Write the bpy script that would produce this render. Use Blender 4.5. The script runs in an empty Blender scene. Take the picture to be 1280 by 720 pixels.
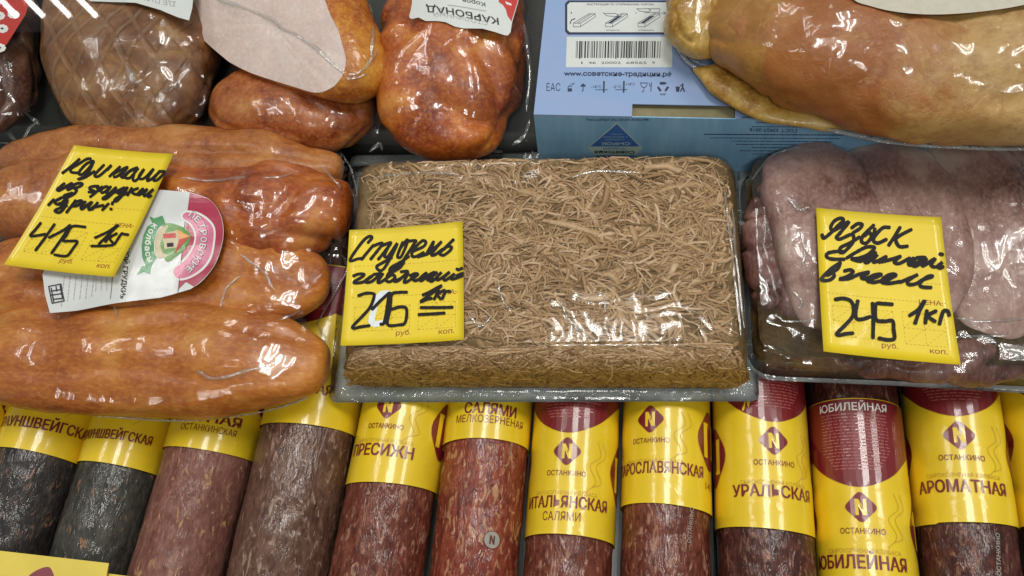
import bpy, bmesh, math, random
from mathutils import Vector, Matrix, noise
from mathutils.bvhtree import BVHTree

# ------------------------------------------------------------------ set-up: 1 unit = 1 cm
sc = bpy.context.scene
sc.unit_settings.system = 'METRIC'
sc.unit_settings.scale_length = 0.01
COL = sc.collection
random.seed(7)

# camera ------------------------------------------------------------
FPX, CAMH = 1000.0, 47.0                       # focal length in pixels of a 1280 wide picture, height above the shelf
VY = Vector((210, -2120, 1000)).normalized()   # world axes as (right, down, forward) of the picture
VX = Vector((1, .04, 0)); VX.z = -(VX.x*VY.x + VX.y*VY.y)/VY.z; VX.normalize()
VZ = VX.cross(VY).normalized()
CAM = Vector((0, 0, CAMH))
cd = bpy.data.cameras.new('camera'); cam = bpy.data.objects.new('camera', cd); COL.objects.link(cam)
cd.sensor_width = 36; cd.lens = 36*FPX/1280; cd.clip_start = 1; cd.clip_end = 2000
M3 = Matrix(((VX.x, -VX.y, -VX.z), (VY.x, -VY.y, -VY.z), (VZ.x, -VZ.y, -VZ.z)))
cam.matrix_world = Matrix.Translation(CAM) @ M3.to_4x4()
sc.camera = cam

# world and lamps ---------------------------------------------------
w = bpy.data.worlds.new('World'); sc.world = w; w.use_nodes = True
bg = w.node_tree.nodes['Background']
bg.inputs[0].default_value = (.86, .93, .90, 1); bg.inputs[1].default_value = .19
def strip_lamp(x, y, z, n, wid, leng, gap, power, rot=0):
    for i in range(n):
        l = bpy.data.lights.new('ceiling_strip_light', 'AREA'); l.shape = 'RECTANGLE'
        l.size = wid; l.size_y = leng; l.energy = power/n; l.color = (1, .985, .94)
        o = bpy.data.objects.new('ceiling_strip_light', l); COL.objects.link(o)
        d = (i-(n-1)/2)*gap
        o.location = (x+d*math.cos(rot), y+d*math.sin(rot), z); o.rotation_euler = (0, 0, rot)
strip_lamp(2, 54, 165, 3, 2.6, 60, 12, 85000)
strip_lamp(100, 66, 165, 3, 2.6, 60, 12, 72000)
strip_lamp(-110, 60, 165, 3, 2.6, 60, 12, 40000)
strip_lamp(-40, 165, 165, 3, 2.6, 60, 12, 30000)
strip_lamp(10, -90, 165, 3, 2.6, 60, 12, 95000)
# pane of the case's glass at the upper left and the louvre lamp it mirrors (lamp tubes placed by the mirror law)
def mirror_lamp():
    def rr_(px, py):
        r = Vector(((px-640)/FPX, (py-360)/FPX, 1)); return Vector((r.dot(VX), r.dot(VY), r.dot(VZ))).normalized()
    d = rr_(60, 5); p = CAM+d*24; Ld = (Vector((-70, 25, 165))-p).normalized(); n = (Ld-d).normalized()
    def hit(px, py):
        e = rr_(px, py); t = (p-CAM).dot(n)/e.dot(n); q = CAM+e*t; r = e-n*2*e.dot(n); return q, q+r*((165-q.z)/r.z)
    for k in range(5):
        x = 22+33*(k-1)
        a, b, c = hit(x-62, -42)[1], hit(x, 21)[1], hit(x+9, 21)[1]; u = (b-a); wdt = abs((c-b).cross(u.normalized()).length)
        l = bpy.data.lights.new('louvre_light', 'AREA'); l.shape = 'RECTANGLE'; l.size = wdt; l.size_y = u.length; l.energy = 75*wdt*u.length
        l.color = (1, 1, .97)
        o = bpy.data.objects.new('louvre_light', l); COL.objects.link(o); o.location = (a+b)/2; o.rotation_euler = (0, 0, math.atan2(u.y, u.x)-math.pi/2)
    return [hit(*q)[0] for q in ((-60, -50), (170, -50), (150, 40), (-60, 40))], n
PANE, PANE_N = mirror_lamp()
sc.view_settings.view_transform = 'Standard'; sc.view_settings.look = 'None'
sc.view_settings.exposure = 0.12; sc.view_settings.gamma = 1.0
sc.cycles.max_bounces = 10; sc.cycles.transparent_max_bounces = 24
sc.cycles.sample_clamp_indirect = 6
sc.cycles.caustics_reflective = False; sc.cycles.caustics_refractive = False

# ------------------------------------------------------------------ rays and mappers
def ray(px, py):
    r = Vector(((px-640)/FPX, (py-360)/FPX, 1))
    return Vector((r.dot(VX), r.dot(VY), r.dot(VZ)))
def at(px, py, z):
    d = ray(px, py); return CAM + d*((z-CAMH)/d.z)
def plane_map(p0, n):
    n = n.normalized()
    def f(px, py, off=0):
        d = ray(px, py); t = (p0-CAM).dot(n)/d.dot(n)
        return CAM + d*t + n*off
    return f
def plane3(a, b, c):
    n = (b-a).cross(c-a).normalized()
    if n.dot(CAM-a) < 0: n = -n
    return plane_map(a, n)

# ------------------------------------------------------------------ objects
ROOT = {}
def tag(o, label=None, cat=None, group=None, kind=None):
    if label: o['label'] = label
    if cat: o['category'] = cat
    if group: o['group'] = group
    if kind: o['kind'] = kind
    return o
def thing(name, label, cat, loc, group=None):
    o = bpy.data.objects.new(name, None); COL.objects.link(o); o.location = loc; o.empty_display_size = 2
    tag(o, label, cat, group); ROOT[o.name] = Vector(loc); return o
def root_loc(o):
    v = Vector((0, 0, 0))
    while o is not None: v = v + Vector(o.location); o = o.parent
    return v
def link(name, verts, faces, mats, parent=None, smooth=True, mi=None, loc=None):
    me = bpy.data.meshes.new(name)
    off = root_loc(parent) if parent is not None else (Vector(loc) if loc is not None else Vector((0, 0, 0)))
    me.from_pydata([tuple(Vector(v)-off) for v in verts], [], faces)
    for m in (mats if isinstance(mats, (list, tuple)) else [mats]): me.materials.append(m)
    if mi: me.polygons.foreach_set('material_index', mi)
    if smooth: me.polygons.foreach_set('use_smooth', [True]*len(me.polygons))
    me.update()
    o = bpy.data.objects.new(name, me); COL.objects.link(o)
    if parent is not None: o.parent = parent
    elif loc is not None: o.location = loc
    return o
def fbm(p, s, octv=4):
    return noise.fractal(Vector(p)*s, .9, 2.0, octv, noise_basis='PERLIN_ORIGINAL')

class Acc:
    """collects flat shapes of one or more inks into one mesh"""
    def __init__(self): self.v = []; self.f = []; self.m = []; self.n = 0
    def add(self, verts, faces, mi=0):
        k = len(self.v); self.v += [Vector(v) for v in verts]; self.f += [[i+k for i in f] for f in faces]; self.m += [mi]*len(faces)
    def build(self, name, mats, parent, smooth=False):
        return link(name, self.v, self.f, mats, parent, smooth, self.m)

TXT = {}
def text2d(s, bold=.0, squeeze=1):
    """a word as a flat mesh: (verts, faces, width, cap height); baseline at 0"""
    k = (s, bold)
    if k not in TXT:
        c = bpy.data.curves.new('lettering', 'FONT'); c.body = s; c.size = 1; c.offset = bold; c.resolution_u = 3
        o = bpy.data.objects.new('lettering', c); COL.objects.link(o)
        bpy.context.view_layer.update()
        me = bpy.data.meshes.new_from_object(o.evaluated_get(bpy.context.evaluated_depsgraph_get()))
        v = [(p.co.x, p.co.y) for p in me.vertices]; f = [list(p.vertices) for p in me.polygons]
        x0 = min(p[0] for p in v); x1 = max(p[0] for p in v)
        bpy.data.objects.remove(o); bpy.data.curves.remove(c); bpy.data.meshes.remove(me)
        TXT[k] = ([(p[0]-x0, p[1]) for p in v], f, x1-x0)
    v, f, wd = TXT[k]
    return v, f, wd, .727
def text_px(acc, s, a, b, h, fmap, off, mi=0, bold=.02, down=None):
    """lay a word on a surface: a, b = ends of its baseline, h = cap height (same units as a and b), read through fmap"""
    v, f, wd, cap = text2d(s, bold)
    a = Vector(a); b = Vector(b); u = (b-a)/wd
    n = Vector(down).normalized() if down else Vector((u.y, -u.x)).normalized()
    out = []
    for x, y in v:
        p = a + u*x + n*(y*h/cap); out.append(fmap(p.x, p.y, off))
    acc.add(out, f, mi)
def text_st(acc, s, s0, s1, t, h, fst, off, mi=0, bold=.02, yup=1, step=.25):
    v, f, wd, cap = text2d(s, min(bold, .012)); sx = (s1-s0)/wd
    for q, dx in enumerate((0, .018, -.018) if bold >= .03 else (0,)):      # heavy type: three strikes side by side
        acc.add([fst(s0+(x+dx)*sx, t+yup*y*h/cap, off+.0025*q) for x, y in v], f, mi)
def poly_cut(pts, step, axis_x=True, axis_y=True):
    """flat polygon cut into small cells so that it can be bent"""
    bm = bmesh.new(); bm.faces.new([bm.verts.new((p[0], p[1], 0)) for p in pts])
    xs = [p[0] for p in pts]; ys = [p[1] for p in pts]
    for ax, (lo, hi), on in ((0, (min(xs), max(xs)), axis_x), (1, (min(ys), max(ys)), axis_y)):
        if not on: continue
        q = lo+step
        while q < hi:
            co = [0, 0, 0]; co[ax] = q; no = [0, 0, 0]; no[ax] = 1
            bmesh.ops.bisect_plane(bm, geom=bm.verts[:]+bm.edges[:]+bm.faces[:], plane_co=co, plane_no=no, dist=1e-5); q += step
    bmesh.ops.triangulate(bm, faces=[x for x in bm.faces if len(x.verts) > 4])
    bm.verts.index_update()
    v = [(p.co.x, p.co.y) for p in bm.verts]; f = [[q.index for q in x.verts] for x in bm.faces]; bm.free(); return v, f
def poly(acc, pts, fmap, off, mi=0, step=None):
    v, f = poly_cut(pts, step) if step else (pts, [list(range(len(pts)))])
    acc.add([fmap(x, y, off) for x, y in v], f, mi)
def catmull(pts, n=8):
    if len(pts) < 3:
        a, b = Vector(pts[0]), Vector(pts[-1]); return [a.lerp(b, i/6) for i in range(7)]
    P = [Vector(p) for p in pts]; P = [P[0]*2-P[1]] + P + [P[-1]*2-P[-2]]; out = []
    for i in range(1, len(P)-2):
        for k in range(n):
            t = k/n; a, b, c, d = P[i-1:i+3]
            out.append(.5*((2*b) + (c-a)*t + (2*a-5*b+4*c-d)*t*t + (3*b-a-3*c+d)*t**3))
    out.append(P[-2]); return out
def stroke(acc, pts, wd, fmap, off, mi=0, taper=True, jig=.0, rise=.006):
    """a pen stroke: a ribbon with round ends"""
    P = catmull(pts); n = len(P); vs = []; fs = []
    T = [(P[min(i+1, n-1)]-P[max(i-1, 0)]).normalized() for i in range(n)]
    def o_(i): return off+rise*i/n
    P2 = [P[0]-T[0]*wd*.34, P[0]-T[0]*wd*.2] + P + [P[-1]+T[-1]*wd*.2, P[-1]+T[-1]*wd*.34]
    W2 = [.4, .8] + [1]*n + [.8, .4]; T2 = [T[0]]*2 + T + [T[-1]]*2
    for i, (p, t, k) in enumerate(zip(P2, T2, W2)):
        k = k*(1+.14*noise.noise((p.x*.35+off*900, p.y*.35, 3.1)))*wd*.5
        nn = Vector((-t.y, t.x))
        vs += [fmap(*(p+nn*k), o_(i)), fmap(*(p-nn*k), o_(i))]
        if i: fs.append([2*i-2, 2*i-1, 2*i+1, 2*i])
    acc.add(vs, fs, mi)

# ------------------------------------------------------------------ materials
def nodes(name):
    m = bpy.data.materials.new(name); m.use_nodes = True; nt = m.node_tree
    return m, nt, nt.nodes['Principled BSDF']
def N(nt, typ, **kw):
    n = nt.nodes.new(typ)
    for k, v in kw.items():
        if k in n.inputs: n.inputs[k].default_value = v
        else: setattr(n, k, v)
    return n
def ramp(nt, src, stops):
    r = nt.nodes.new('ShaderNodeValToRGB'); e = r.color_ramp.elements
    while len(e) < len(stops): e.new(.5)
    for x, (p, c) in zip(e, stops): x.position = p; x.color = (*c, 1) if len(c) == 3 else c
    nt.links.new(src, r.inputs[0]); return r.outputs[0]
def coords(nt, sx=1, sy=1, sz=1, rot=(0, 0, 0)):
    t = nt.nodes.new('ShaderNodeTexCoord'); m = nt.nodes.new('ShaderNodeMapping')
    m.inputs['Scale'].default_value = (sx, sy, sz); m.inputs['Rotation'].default_value = rot
    nt.links.new(t.outputs['Object'], m.inputs[0]); return m.outputs[0]
def nz(nt, co, scale, detail=4, rough=.55, dist=0):
    n = N(nt, 'ShaderNodeTexNoise'); n.inputs['Scale'].default_value = scale; n.inputs['Detail'].default_value = detail
    n.inputs['Roughness'].default_value = rough; n.inputs['Distortion'].default_value = dist
    nt.links.new(co, n.inputs['Vector']); return n.outputs['Fac']
def mix(nt, fac, a, b, mode='MIX'):
    m = nt.nodes.new('ShaderNodeMix'); m.data_type = 'RGBA'; m.blend_type = mode
    for s, i in ((fac, 0), (a, 6), (b, 7)):
        if hasattr(s, 'links'): nt.links.new(s, m.inputs[i])
        else: m.inputs[i].default_value = s if i == 0 else (*s, 1)
    return m.outputs[2]
def mth(nt, op, a, b=0.0, clamp=False):
    m = nt.nodes.new('ShaderNodeMath'); m.operation = op; m.use_clamp = clamp
    for s, i in ((a, 0), (b, 1)):
        if hasattr(s, 'links'): nt.links.new(s, m.inputs[i])
        else: m.inputs[i].default_value = s
    return m.outputs[0]
def bump(nt, h, strength, dist=.1, normal=None):
    b = nt.nodes.new('ShaderNodeBump'); b.inputs['Strength'].default_value = strength; b.inputs['Distance'].default_value = dist
    nt.links.new(h, b.inputs['Height'])
    if normal is not None: nt.links.new(normal, b.inputs['Normal'])
    return b.outputs[0]
def plain(name, col, rough=.5, coat=0, var=.06, scale=3, spec=.5):
    m, nt, p = nodes(name); co = coords(nt)
    f = nz(nt, co, scale, 5)
    c = ramp(nt, f, [(.3, tuple(x*(1-var) for x in col)), (.7, tuple(min(1, x*(1+var)) for x in col))])
    nt.links.new(c, p.inputs['Base Color']); p.inputs['Roughness'].default_value = rough
    p.inputs['Coat Weight'].default_value = coat; p.inputs['Coat Roughness'].default_value = .12; p.inputs['Specular IOR Level'].default_value = spec
    return m
def ridges(nt, co, scale, dist=1.0):
    """thin crease lines: 1 on the line"""
    f = nz(nt, co, scale, 2, .5, dist)
    a = mth(nt, 'ABSOLUTE', mth(nt, 'SUBTRACT', f, .5)); return mth(nt, 'SUBTRACT', 1.0, mth(nt, 'MULTIPLY', a, 14.0), True)
def meat(name, cols, scale=.25, fibre=(1, 1, 1), rot=(0, 0, 0), spots=None, coat=1.0, rough=.42, bumps=.5, wrinkle=.35, sss=.12, patch=None):
    m, nt, p = nodes(name); co = coords(nt); cf = coords(nt, *fibre, rot=rot)
    big = nz(nt, co, scale, 3, .5, .6); fine = nz(nt, cf, 1.6, 6, .62, .3)
    f = mth(nt, 'ADD', mth(nt, 'MULTIPLY', big, .72), mth(nt, 'MULTIPLY', fine, .28))
    n = len(cols); c = ramp(nt, f, [(.35+.30*i/(n-1), cols[i]) for i in range(n)])
    fl = nz(nt, cf, 4.5, 5, .6, .2)
    c = mix(nt, mth(nt, 'MULTIPLY', ramp(nt, fl, [(.45, (0, 0, 0)), (.75, (1, 1, 1))]), .35), c, tuple(min(1, x*1.55+.01) for x in cols[-1]))
    if patch:
        pf = ramp(nt, nz(nt, co, patch[1], 2, .5, .5), [(patch[2], (0, 0, 0)), (patch[2]+.12, (1, 1, 1))]); c = mix(nt, pf, c, patch[0])
    if spots:
        sp = ramp(nt, nz(nt, co, 2.6, 2, .5), [(.70, (0, 0, 0)), (.75, (1, 1, 1))]); c = mix(nt, sp, c, spots)
    nt.links.new(c, p.inputs['Base Color'])
    p.inputs['Roughness'].default_value = rough
    p.inputs['Subsurface Weight'].default_value = sss; p.inputs['Subsurface Radius'].default_value = (.5, .18, .08); p.inputs['Subsurface Scale'].default_value = .6
    h = mth(nt, 'ADD', mth(nt, 'MULTIPLY', fine, .6), mth(nt, 'MULTIPLY', fl, .35))
    nt.links.new(bump(nt, h, bumps, .12), p.inputs['Normal'])
    p.inputs['Coat Weight'].default_value = coat; p.inputs['Coat Roughness'].default_value = .06; p.inputs['Coat IOR'].default_value = 1.48
    wr = mth(nt, 'ADD', nz(nt, co, .9, 3, .5, 1.2), mth(nt, 'MULTIPLY', ridges(nt, co, .55, 1.5), .30))
    nt.links.new(bump(nt, wr, wrinkle, .28), p.inputs['Coat Normal'])
    return m
def film(name, tint=(.95, .97, .97), haze=.05, rough=.07, wr=.3, scale=.9, gain=1.0, ridge=.5):
    m = bpy.data.materials.new(name); m.use_nodes = True; nt = m.node_tree; nt.nodes.clear()
    out = nt.nodes.new('ShaderNodeOutputMaterial'); co = coords(nt)
    def crs(sc_, k, d): return mth(nt, 'MULTIPLY', mth(nt, 'ABSOLUTE', mth(nt, 'SUBTRACT', nz(nt, co, sc_, 0, .5, d), .5)), k)
    h = mth(nt, 'ADD', mth(nt, 'ADD', crs(scale*.5, 3.2, 1.2), crs(scale*1.25, 1.3*ridge*2, 1.0)), mth(nt, 'MULTIPLY', nz(nt, co, scale*3, 1, .4, .5), .04))
    nrm = bump(nt, h, wr, .45)
    lw = nt.nodes.new('ShaderNodeLayerWeight'); lw.inputs[0].default_value = .5; nt.links.new(nrm, lw.inputs[1])
    fr = mth(nt, 'ADD', mth(nt, 'MULTIPLY', mth(nt, 'POWER', lw.outputs['Facing'], 5.0), .8*gain), .06*gain, True)
    tr = nt.nodes.new('ShaderNodeBsdfTransparent'); tr.inputs[0].default_value = (*tint, 1)
    gl = nt.nodes.new('ShaderNodeBsdfGlossy'); gl.inputs['Roughness'].default_value = rough; nt.links.new(nrm, gl.inputs['Normal'])
    df = nt.nodes.new('ShaderNodeBsdfDiffuse'); df.inputs[0].default_value = (.78, .82, .82, 1)
    a = nt.nodes.new('ShaderNodeMixShader'); nt.links.new(tr.outputs[0], a.inputs[1]); nt.links.new(df.outputs[0], a.inputs[2])
    hz = mth(nt, 'MULTIPLY', ramp(nt, nz(nt, co, .5, 4, .6), [(.35, (.35,)*3), (.75, (1,)*3)]), haze)
    nt.links.new(hz, a.inputs[0])
    b = nt.nodes.new('ShaderNodeMixShader'); nt.links.new(fr, b.inputs[0]); nt.links.new(a.outputs[0], b.inputs[1]); nt.links.new(gl.outputs[0], b.inputs[2])
    nt.links.new(b.outputs[0], out.inputs[0]); return m

YEL = plain('yellow_label_film', (.86, .60, .018), .34, .7, .05, .8)
for m_ in (YEL,):
    nt = m_.node_tree; nt.links.new(bump(nt, mth(nt, 'ADD', nz(nt, coords(nt, 1, .35, 1), .55, 2), mth(nt, 'MULTIPLY', ridges(nt, coords(nt), .3, 1.5), .10)), .28, .2), nt.nodes['Principled BSDF'].inputs['Coat Normal'])
RED = plain('dark_red_print', (.20, .012, .016), .34, .7, .05, 2)
FAINT = plain('faint_ochre_print', (.55, .36, .03), .4, .5)
WHITE_INK = plain('white_print', (.80, .78, .74), .4, .4, .02)
PINKTXT = plain('pale_red_print', (.42, .11, .10), .4, .5)
PAPER = plain('yellow_card', (.86, .64, .022), .42, .35, .06, .35)
nt = PAPER.node_tree; nt.links.new(bump(nt, mth(nt, 'ADD', nz(nt, coords(nt), .5, 2), mth(nt, 'MULTIPLY', ridges(nt, coords(nt), .22, .6), .12)), .35, .25), nt.nodes['Principled BSDF'].inputs['Coat Normal'])
PAPER_PRINT = plain('brown_red_print', (.30, .075, .012), .5)
DASH = plain('thin_brown_print', (.50, .30, .012), .5)
INK = plain('black_marker', (.010, .007, .007), .55, .08, .2, 4, .25)
CORR = plain('white_correction_fluid', (.78, .84, .86), .5)
BLACK = plain('black_print', (.02, .02, .025), .5)
GREYINK = plain('grey_print', (.38, .38, .40), .5)
CREASE_GLINT = film('film_crease_glint', (.98, .99, .99), .10, .12, .08, .8, 1.6)  # whitish haze and raised shape stand in for highlights on film creases
SEAM = film('film_seam', (.95, .97, .97), .45, .10, .6, 2.5, 2.6)

# ------------------------------------------------------------------ builders
def lump(name, spine, mat, parent, seg=110, ring=72, amp=.25, ns=.35, seed=0, flat=.0, power=2.2, endp=.55, fold=0, fs=.5, groove=()):
    """a soft body along a spine of (point, half width, half height)"""
    pts = [Vector((*s[0], )) for s in spine]; L = [0]
    for a, b in zip(pts, pts[1:]): L.append(L[-1]+(b-a).length)
    def samp(u):
        d = u*L[-1]
        for i in range(len(L)-1):
            if d <= L[i+1]+1e-9:
                t = (d-L[i])/(L[i+1]-L[i]); break
        P = [pts[max(i-1, 0)], pts[i], pts[i+1], pts[min(i+2, len(pts)-1)]]
        if i == 0: P[0] = P[1]*2-P[2]
        if i == len(pts)-2: P[3] = P[2]*2-P[1]
        a, b, c, e = P
        p = .5*((2*b)+(c-a)*t+(2*a-5*b+4*c-e)*t*t+(3*b-a-3*c+e)*t**3)
        s = t*t*(3-2*t)
        return p, spine[i][1]*(1-s)+spine[i+1][1]*s, spine[i][2]*(1-s)+spine[i+1][2]*s
    vs = []; fs_ = []
    for i in range(seg+1):
        u = .5-.5*math.cos(math.pi*i/seg)*1.0
        p, a, b = samp(u); q, _, _ = samp(min(1, u+.01)); r, _, _ = samp(max(0, u-.01))
        t = (q-r).normalized(); side = t.cross(Vector((0, 0, 1))).normalized(); up = side.cross(t).normalized()
        e = max(1e-3, (1-abs(2*u-1)**3.2))**endp
        for k in range(ring):
            th = 2*math.pi*k/ring; c, s = math.cos(th), math.sin(th)
            rr = (abs(c)**power+abs(s)**power)**(-1/power)
            n = side*c*a+up*s*b; v = p+n*rr*e
            nn = (side*c*b+up*s*a).normalized()
            d = amp*(noise.fractal((v+Vector((seed*7.3, seed*3.1, 0)))*ns, 1.2, 2.0, 2)+.10*noise.noise((v+Vector((0, seed*5.7, 9)))*ns*4))
            if fold:
                g = noise.noise((v+Vector((seed*2.7, 0, seed)))*fs); d -= fold*max(0, 1-abs(g)*6)**1.4
            for ga, gd, gw in groove:                            # grooves between muscles, running along the piece
                q_ = (th-math.radians(ga+22*noise.noise((u*3.1, seed, ga))))/gw; d -= gd*math.exp(-q_*q_)*(.6+.6*noise.noise((u*5, ga, seed)))*math.sin(math.pi*u)**.8
            vs.append(v+nn*d*min(1, e*1.3))
    for i in range(seg):
        for k in range(ring):
            fs_.append([i*ring+k, i*ring+(k+1) % ring, (i+1)*ring+(k+1) % ring, (i+1)*ring+k])
    c0 = len(vs); vs += [sum((vs[k] for k in range(ring)), Vector())/ring, sum((vs[seg*ring+k] for k in range(ring)), Vector())/ring]
    for k in range(ring):
        fs_.append([c0, (k+1) % ring, k]); fs_.append([c0+1, seg*ring+k, seg*ring+(k+1) % ring])
    return link(name, vs, fs_, mat, parent)
def P(px, py, z): return at(px, py, z)
def bvh_of(objs):
    vs = []; fs = []
    for o in objs:
        off = root_loc(o); k = len(vs)
        vs += [v.co+off for v in o.data.vertices]; fs += [[i+k for i in p.vertices] for p in o.data.polygons]
    return BVHTree.FromPolygons(vs, fs)
def inside(p, poly_):
    x, y = p[0], p[1]; c = False; n = len(poly_)
    for i in range(n):
        a, b = poly_[i], poly_[i-1]
        if (a[1] > y) != (b[1] > y) and x < (b[0]-a[0])*(y-a[1])/(b[1]-a[1])+a[0]: c = not c
    return c
def drape(name, outline, zb, objs, mat, parent, step=.22, smooth=14, gap=.05, wr=.05, ws=.8, seed=0, thick_edge=True):
    """clear film pulled over objs, down to height zb outside them, cut along the outline (world xy)"""
    bv = bvh_of(objs)
    O = [Vector(p) for p in catmull([tuple(p[:2]) for p in outline]+[tuple(outline[0][:2])], 5)][:-1] if len(outline) < 20 else [Vector(p[:2]) for p in outline]
    x0, x1 = min(p.x for p in O), max(p.x for p in O); y0, y1 = min(p.y for p in O), max(p.y for p in O)
    nx, ny = int((x1-x0)/step)+2, int((y1-y0)/step)+2
    Z = {}; H = {}
    for i in range(nx):
        for j in range(ny):
            x, y = x0+i*step, y0+j*step
            if not inside((x, y), O): continue
            h = bv.ray_cast(Vector((x, y, 60)), Vector((0, 0, -1)))
            H[i, j] = max(zb, (h[0].z+gap) if h[0] is not None else zb); Z[i, j] = H[i, j]
    for _ in range(smooth):
        Q = {}
        for (i, j), z in Z.items():
            ns_ = [Z[k] for k in ((i+1, j), (i-1, j), (i, j+1), (i, j-1)) if k in Z]
            Q[i, j] = max(H[i, j], (z+sum(ns_))/(1+len(ns_)))
        Z = Q
    idx = {}; vs = []
    for (i, j), z in Z.items():
        x, y = x0+i*step, y0+j*step
        g = min(1, (z-H[i, j])*2+.25)
        f = noise.noise(Vector((x*ws+seed, y*ws, seed*1.7))); f2 = noise.noise(Vector((x*ws*2.3, y*ws*2.3+seed, 4)))
        d = wr*g*(max(0, 1-abs(f)*5)+.6*max(0, 1-abs(f2)*4))
        idx[i, j] = len(vs); vs.append(Vector((x, y, z+d)))
    fs = [[idx[i, j], idx[i+1, j], idx[i+1, j+1], idx[i, j+1]] for (i, j) in idx if (i+1, j) in idx and (i+1, j+1) in idx and (i, j+1) in idx]
    # pull the rim onto the outline
    for (i, j), k in idx.items():
        if not all(q in idx for q in ((i+1, j), (i-1, j), (i, j+1), (i, j-1))):
            p = Vector((vs[k].x, vs[k].y)); best = None
            for a, b in zip(O, O[1:]+O[:1]):
                ab = b-a; t = max(0, min(1, (p-a).dot(ab)/max(1e-9, ab.dot(ab)))); q = a+ab*t
                if best is None or (q-p).length < best[0]: best = ((q-p).length, q)
            if best[0] < step*1.3: vs[k].x, vs[k].y = best[1]
    return link(name, vs, fs, mat, parent)
def tube_path(name, pts, r, mat, parent, seg=8, wob=0, flat=1.0):
    P_ = catmull(pts, 8); vs = []; fs = []; n = len(P_)
    for i, p in enumerate(P_):
        t = (P_[min(i+1, n-1)]-P_[max(i-1, 0)]).normalized(); s = t.cross(Vector((0, 0, 1))).normalized(); u = s.cross(t)
        p = p+(s*noise.noise((i*.25, r*50, 1))+u*noise.noise((i*.25, r*50, 7)))*wob
        rr = r*(1+.5*noise.noise((i*.13, 3, r*30)))*min(1, .25+min(i, n-1-i)*.3)
        for k in range(seg):
            a = 2*math.pi*k/seg; vs.append(p+s*math.cos(a)*rr+u*math.sin(a)*rr*flat)
    for i in range(n-1):
        for k in range(seg): fs.append([i*seg+k, i*seg+(k+1) % seg, (i+1)*seg+(k+1) % seg, (i+1)*seg+k])
    return link(name, vs, fs, mat, parent)
def box_bm(lo, hi, bev=.1):
    bm = bmesh.new(); bmesh.ops.create_cube(bm, size=1)
    for v in bm.verts: v.co = Vector([(lo[i]+hi[i])/2+v.co[i]*(hi[i]-lo[i]) for i in range(3)])
    if bev: bmesh.ops.bevel(bm, geom=bm.edges[:], offset=bev, segments=2, affect='EDGES')
    bm.verts.index_update(); v = [x.co.copy() for x in bm.verts]; f = [[q.index for q in x.verts] for x in bm.faces]; bm.free(); return v, f

# ================================================================== the shelf
shelf = link('shelf', *box_bm((-60, -22, -1.2), (60, 60, 0), .05), plain('shelf_steel', (.10, .11, .10), .35, 0, .1, .4))
tag(shelf, 'dark metal shelf under the sausages', None, None, 'structure')
YB = at(700, 186, 5).y
step_o = link('back_shelf', *box_bm((-60, YB+1.2, .02), (60, 60, 5.0), .08), plain('back_shelf_grey', (.05, .05, .045), .5, 0, .2, .4))
tag(step_o, 'raised dark back shelf under the hams and the box', None, None, 'structure')

# ================================================================== sausages
def casing_mat(name, cols, fat, fat_amt=.62, wet=1.0, grit=1.0):
    m, nt, p = nodes(name); co = coords(nt, 1, .40, 1); cs = coords(nt, 1, .30, 1); c1 = coords(nt)
    a = nz(nt, co, 2.0, 6, .68, .6); b = nz(nt, co, 5.5, 4, .6, .4)
    f = mth(nt, 'ADD', mth(nt, 'MULTIPLY', a, .55), mth(nt, 'MULTIPLY', b, .45))
    c = ramp(nt, f, [(.36+.28*i/(len(cols)-1), x) for i, x in enumerate(cols)])
    sp = ramp(nt, nz(nt, co, 2.8, 4, .58, 1.2), [(fat_amt-.07, (0, 0, 0)), (fat_amt+.02, (1, 1, 1))])
    c = mix(nt, mth(nt, 'MULTIPLY', sp, .8), c, fat)
    nt.links.new(c, p.inputs['Base Color']); p.inputs['Roughness'].default_value = .50; p.inputs['Specular IOR Level'].default_value = .18
    p.inputs['Coat Weight'].default_value = wet*.6; p.inputs['Coat Roughness'].default_value = .10
    hh = mth(nt, 'ADD', nz(nt, cs, 2.0, 3, .55, 1.4), mth(nt, 'MULTIPLY', nz(nt, cs, 6, 2, .5, .6), .22))
    nt.links.new(bump(nt, hh, .55*grit, .16), p.inputs['Coat Normal']); nt.links.new(bump(nt, hh, .4*grit, .14), p.inputs['Normal'])
    return m
C_DARK = casing_mat('charcoal_casing', [(.012, .011, .011), (.035, .030, .028), (.085, .065, .055)], (.26, .13, .09), .66)
C_DARK2 = casing_mat('grey_black_casing', [(.024, .024, .020), (.055, .052, .043), (.10, .092, .075)], (.30, .15, .07), .68)
C_PINK = casing_mat('dusty_pink_casing', [(.12, .042, .032), (.21, .085, .065), (.30, .14, .105)], (.55, .32, .15), .66, .4, .6)
C_GREY = casing_mat('grey_brown_casing', [(.055, .022, .015), (.125, .058, .038), (.20, .108, .074)], (.40, .27, .20), .64)
C_RED = casing_mat('brick_red_casing', [(.085, .012, .008), (.21, .036, .019), (.34, .085, .042)], (.50, .27, .13), .62)
C_WINE = casing_mat('wine_brown_casing', [(.050, .010, .006), (.145, .034, .019), (.25, .078, .045)], (.42, .22, .15), .63)
C_DEEP = casing_mat('deep_brown_casing', [(.022, .006, .005), (.070, .019, .014), (.15, .050, .036)], (.30, .14, .09), .64)

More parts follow.
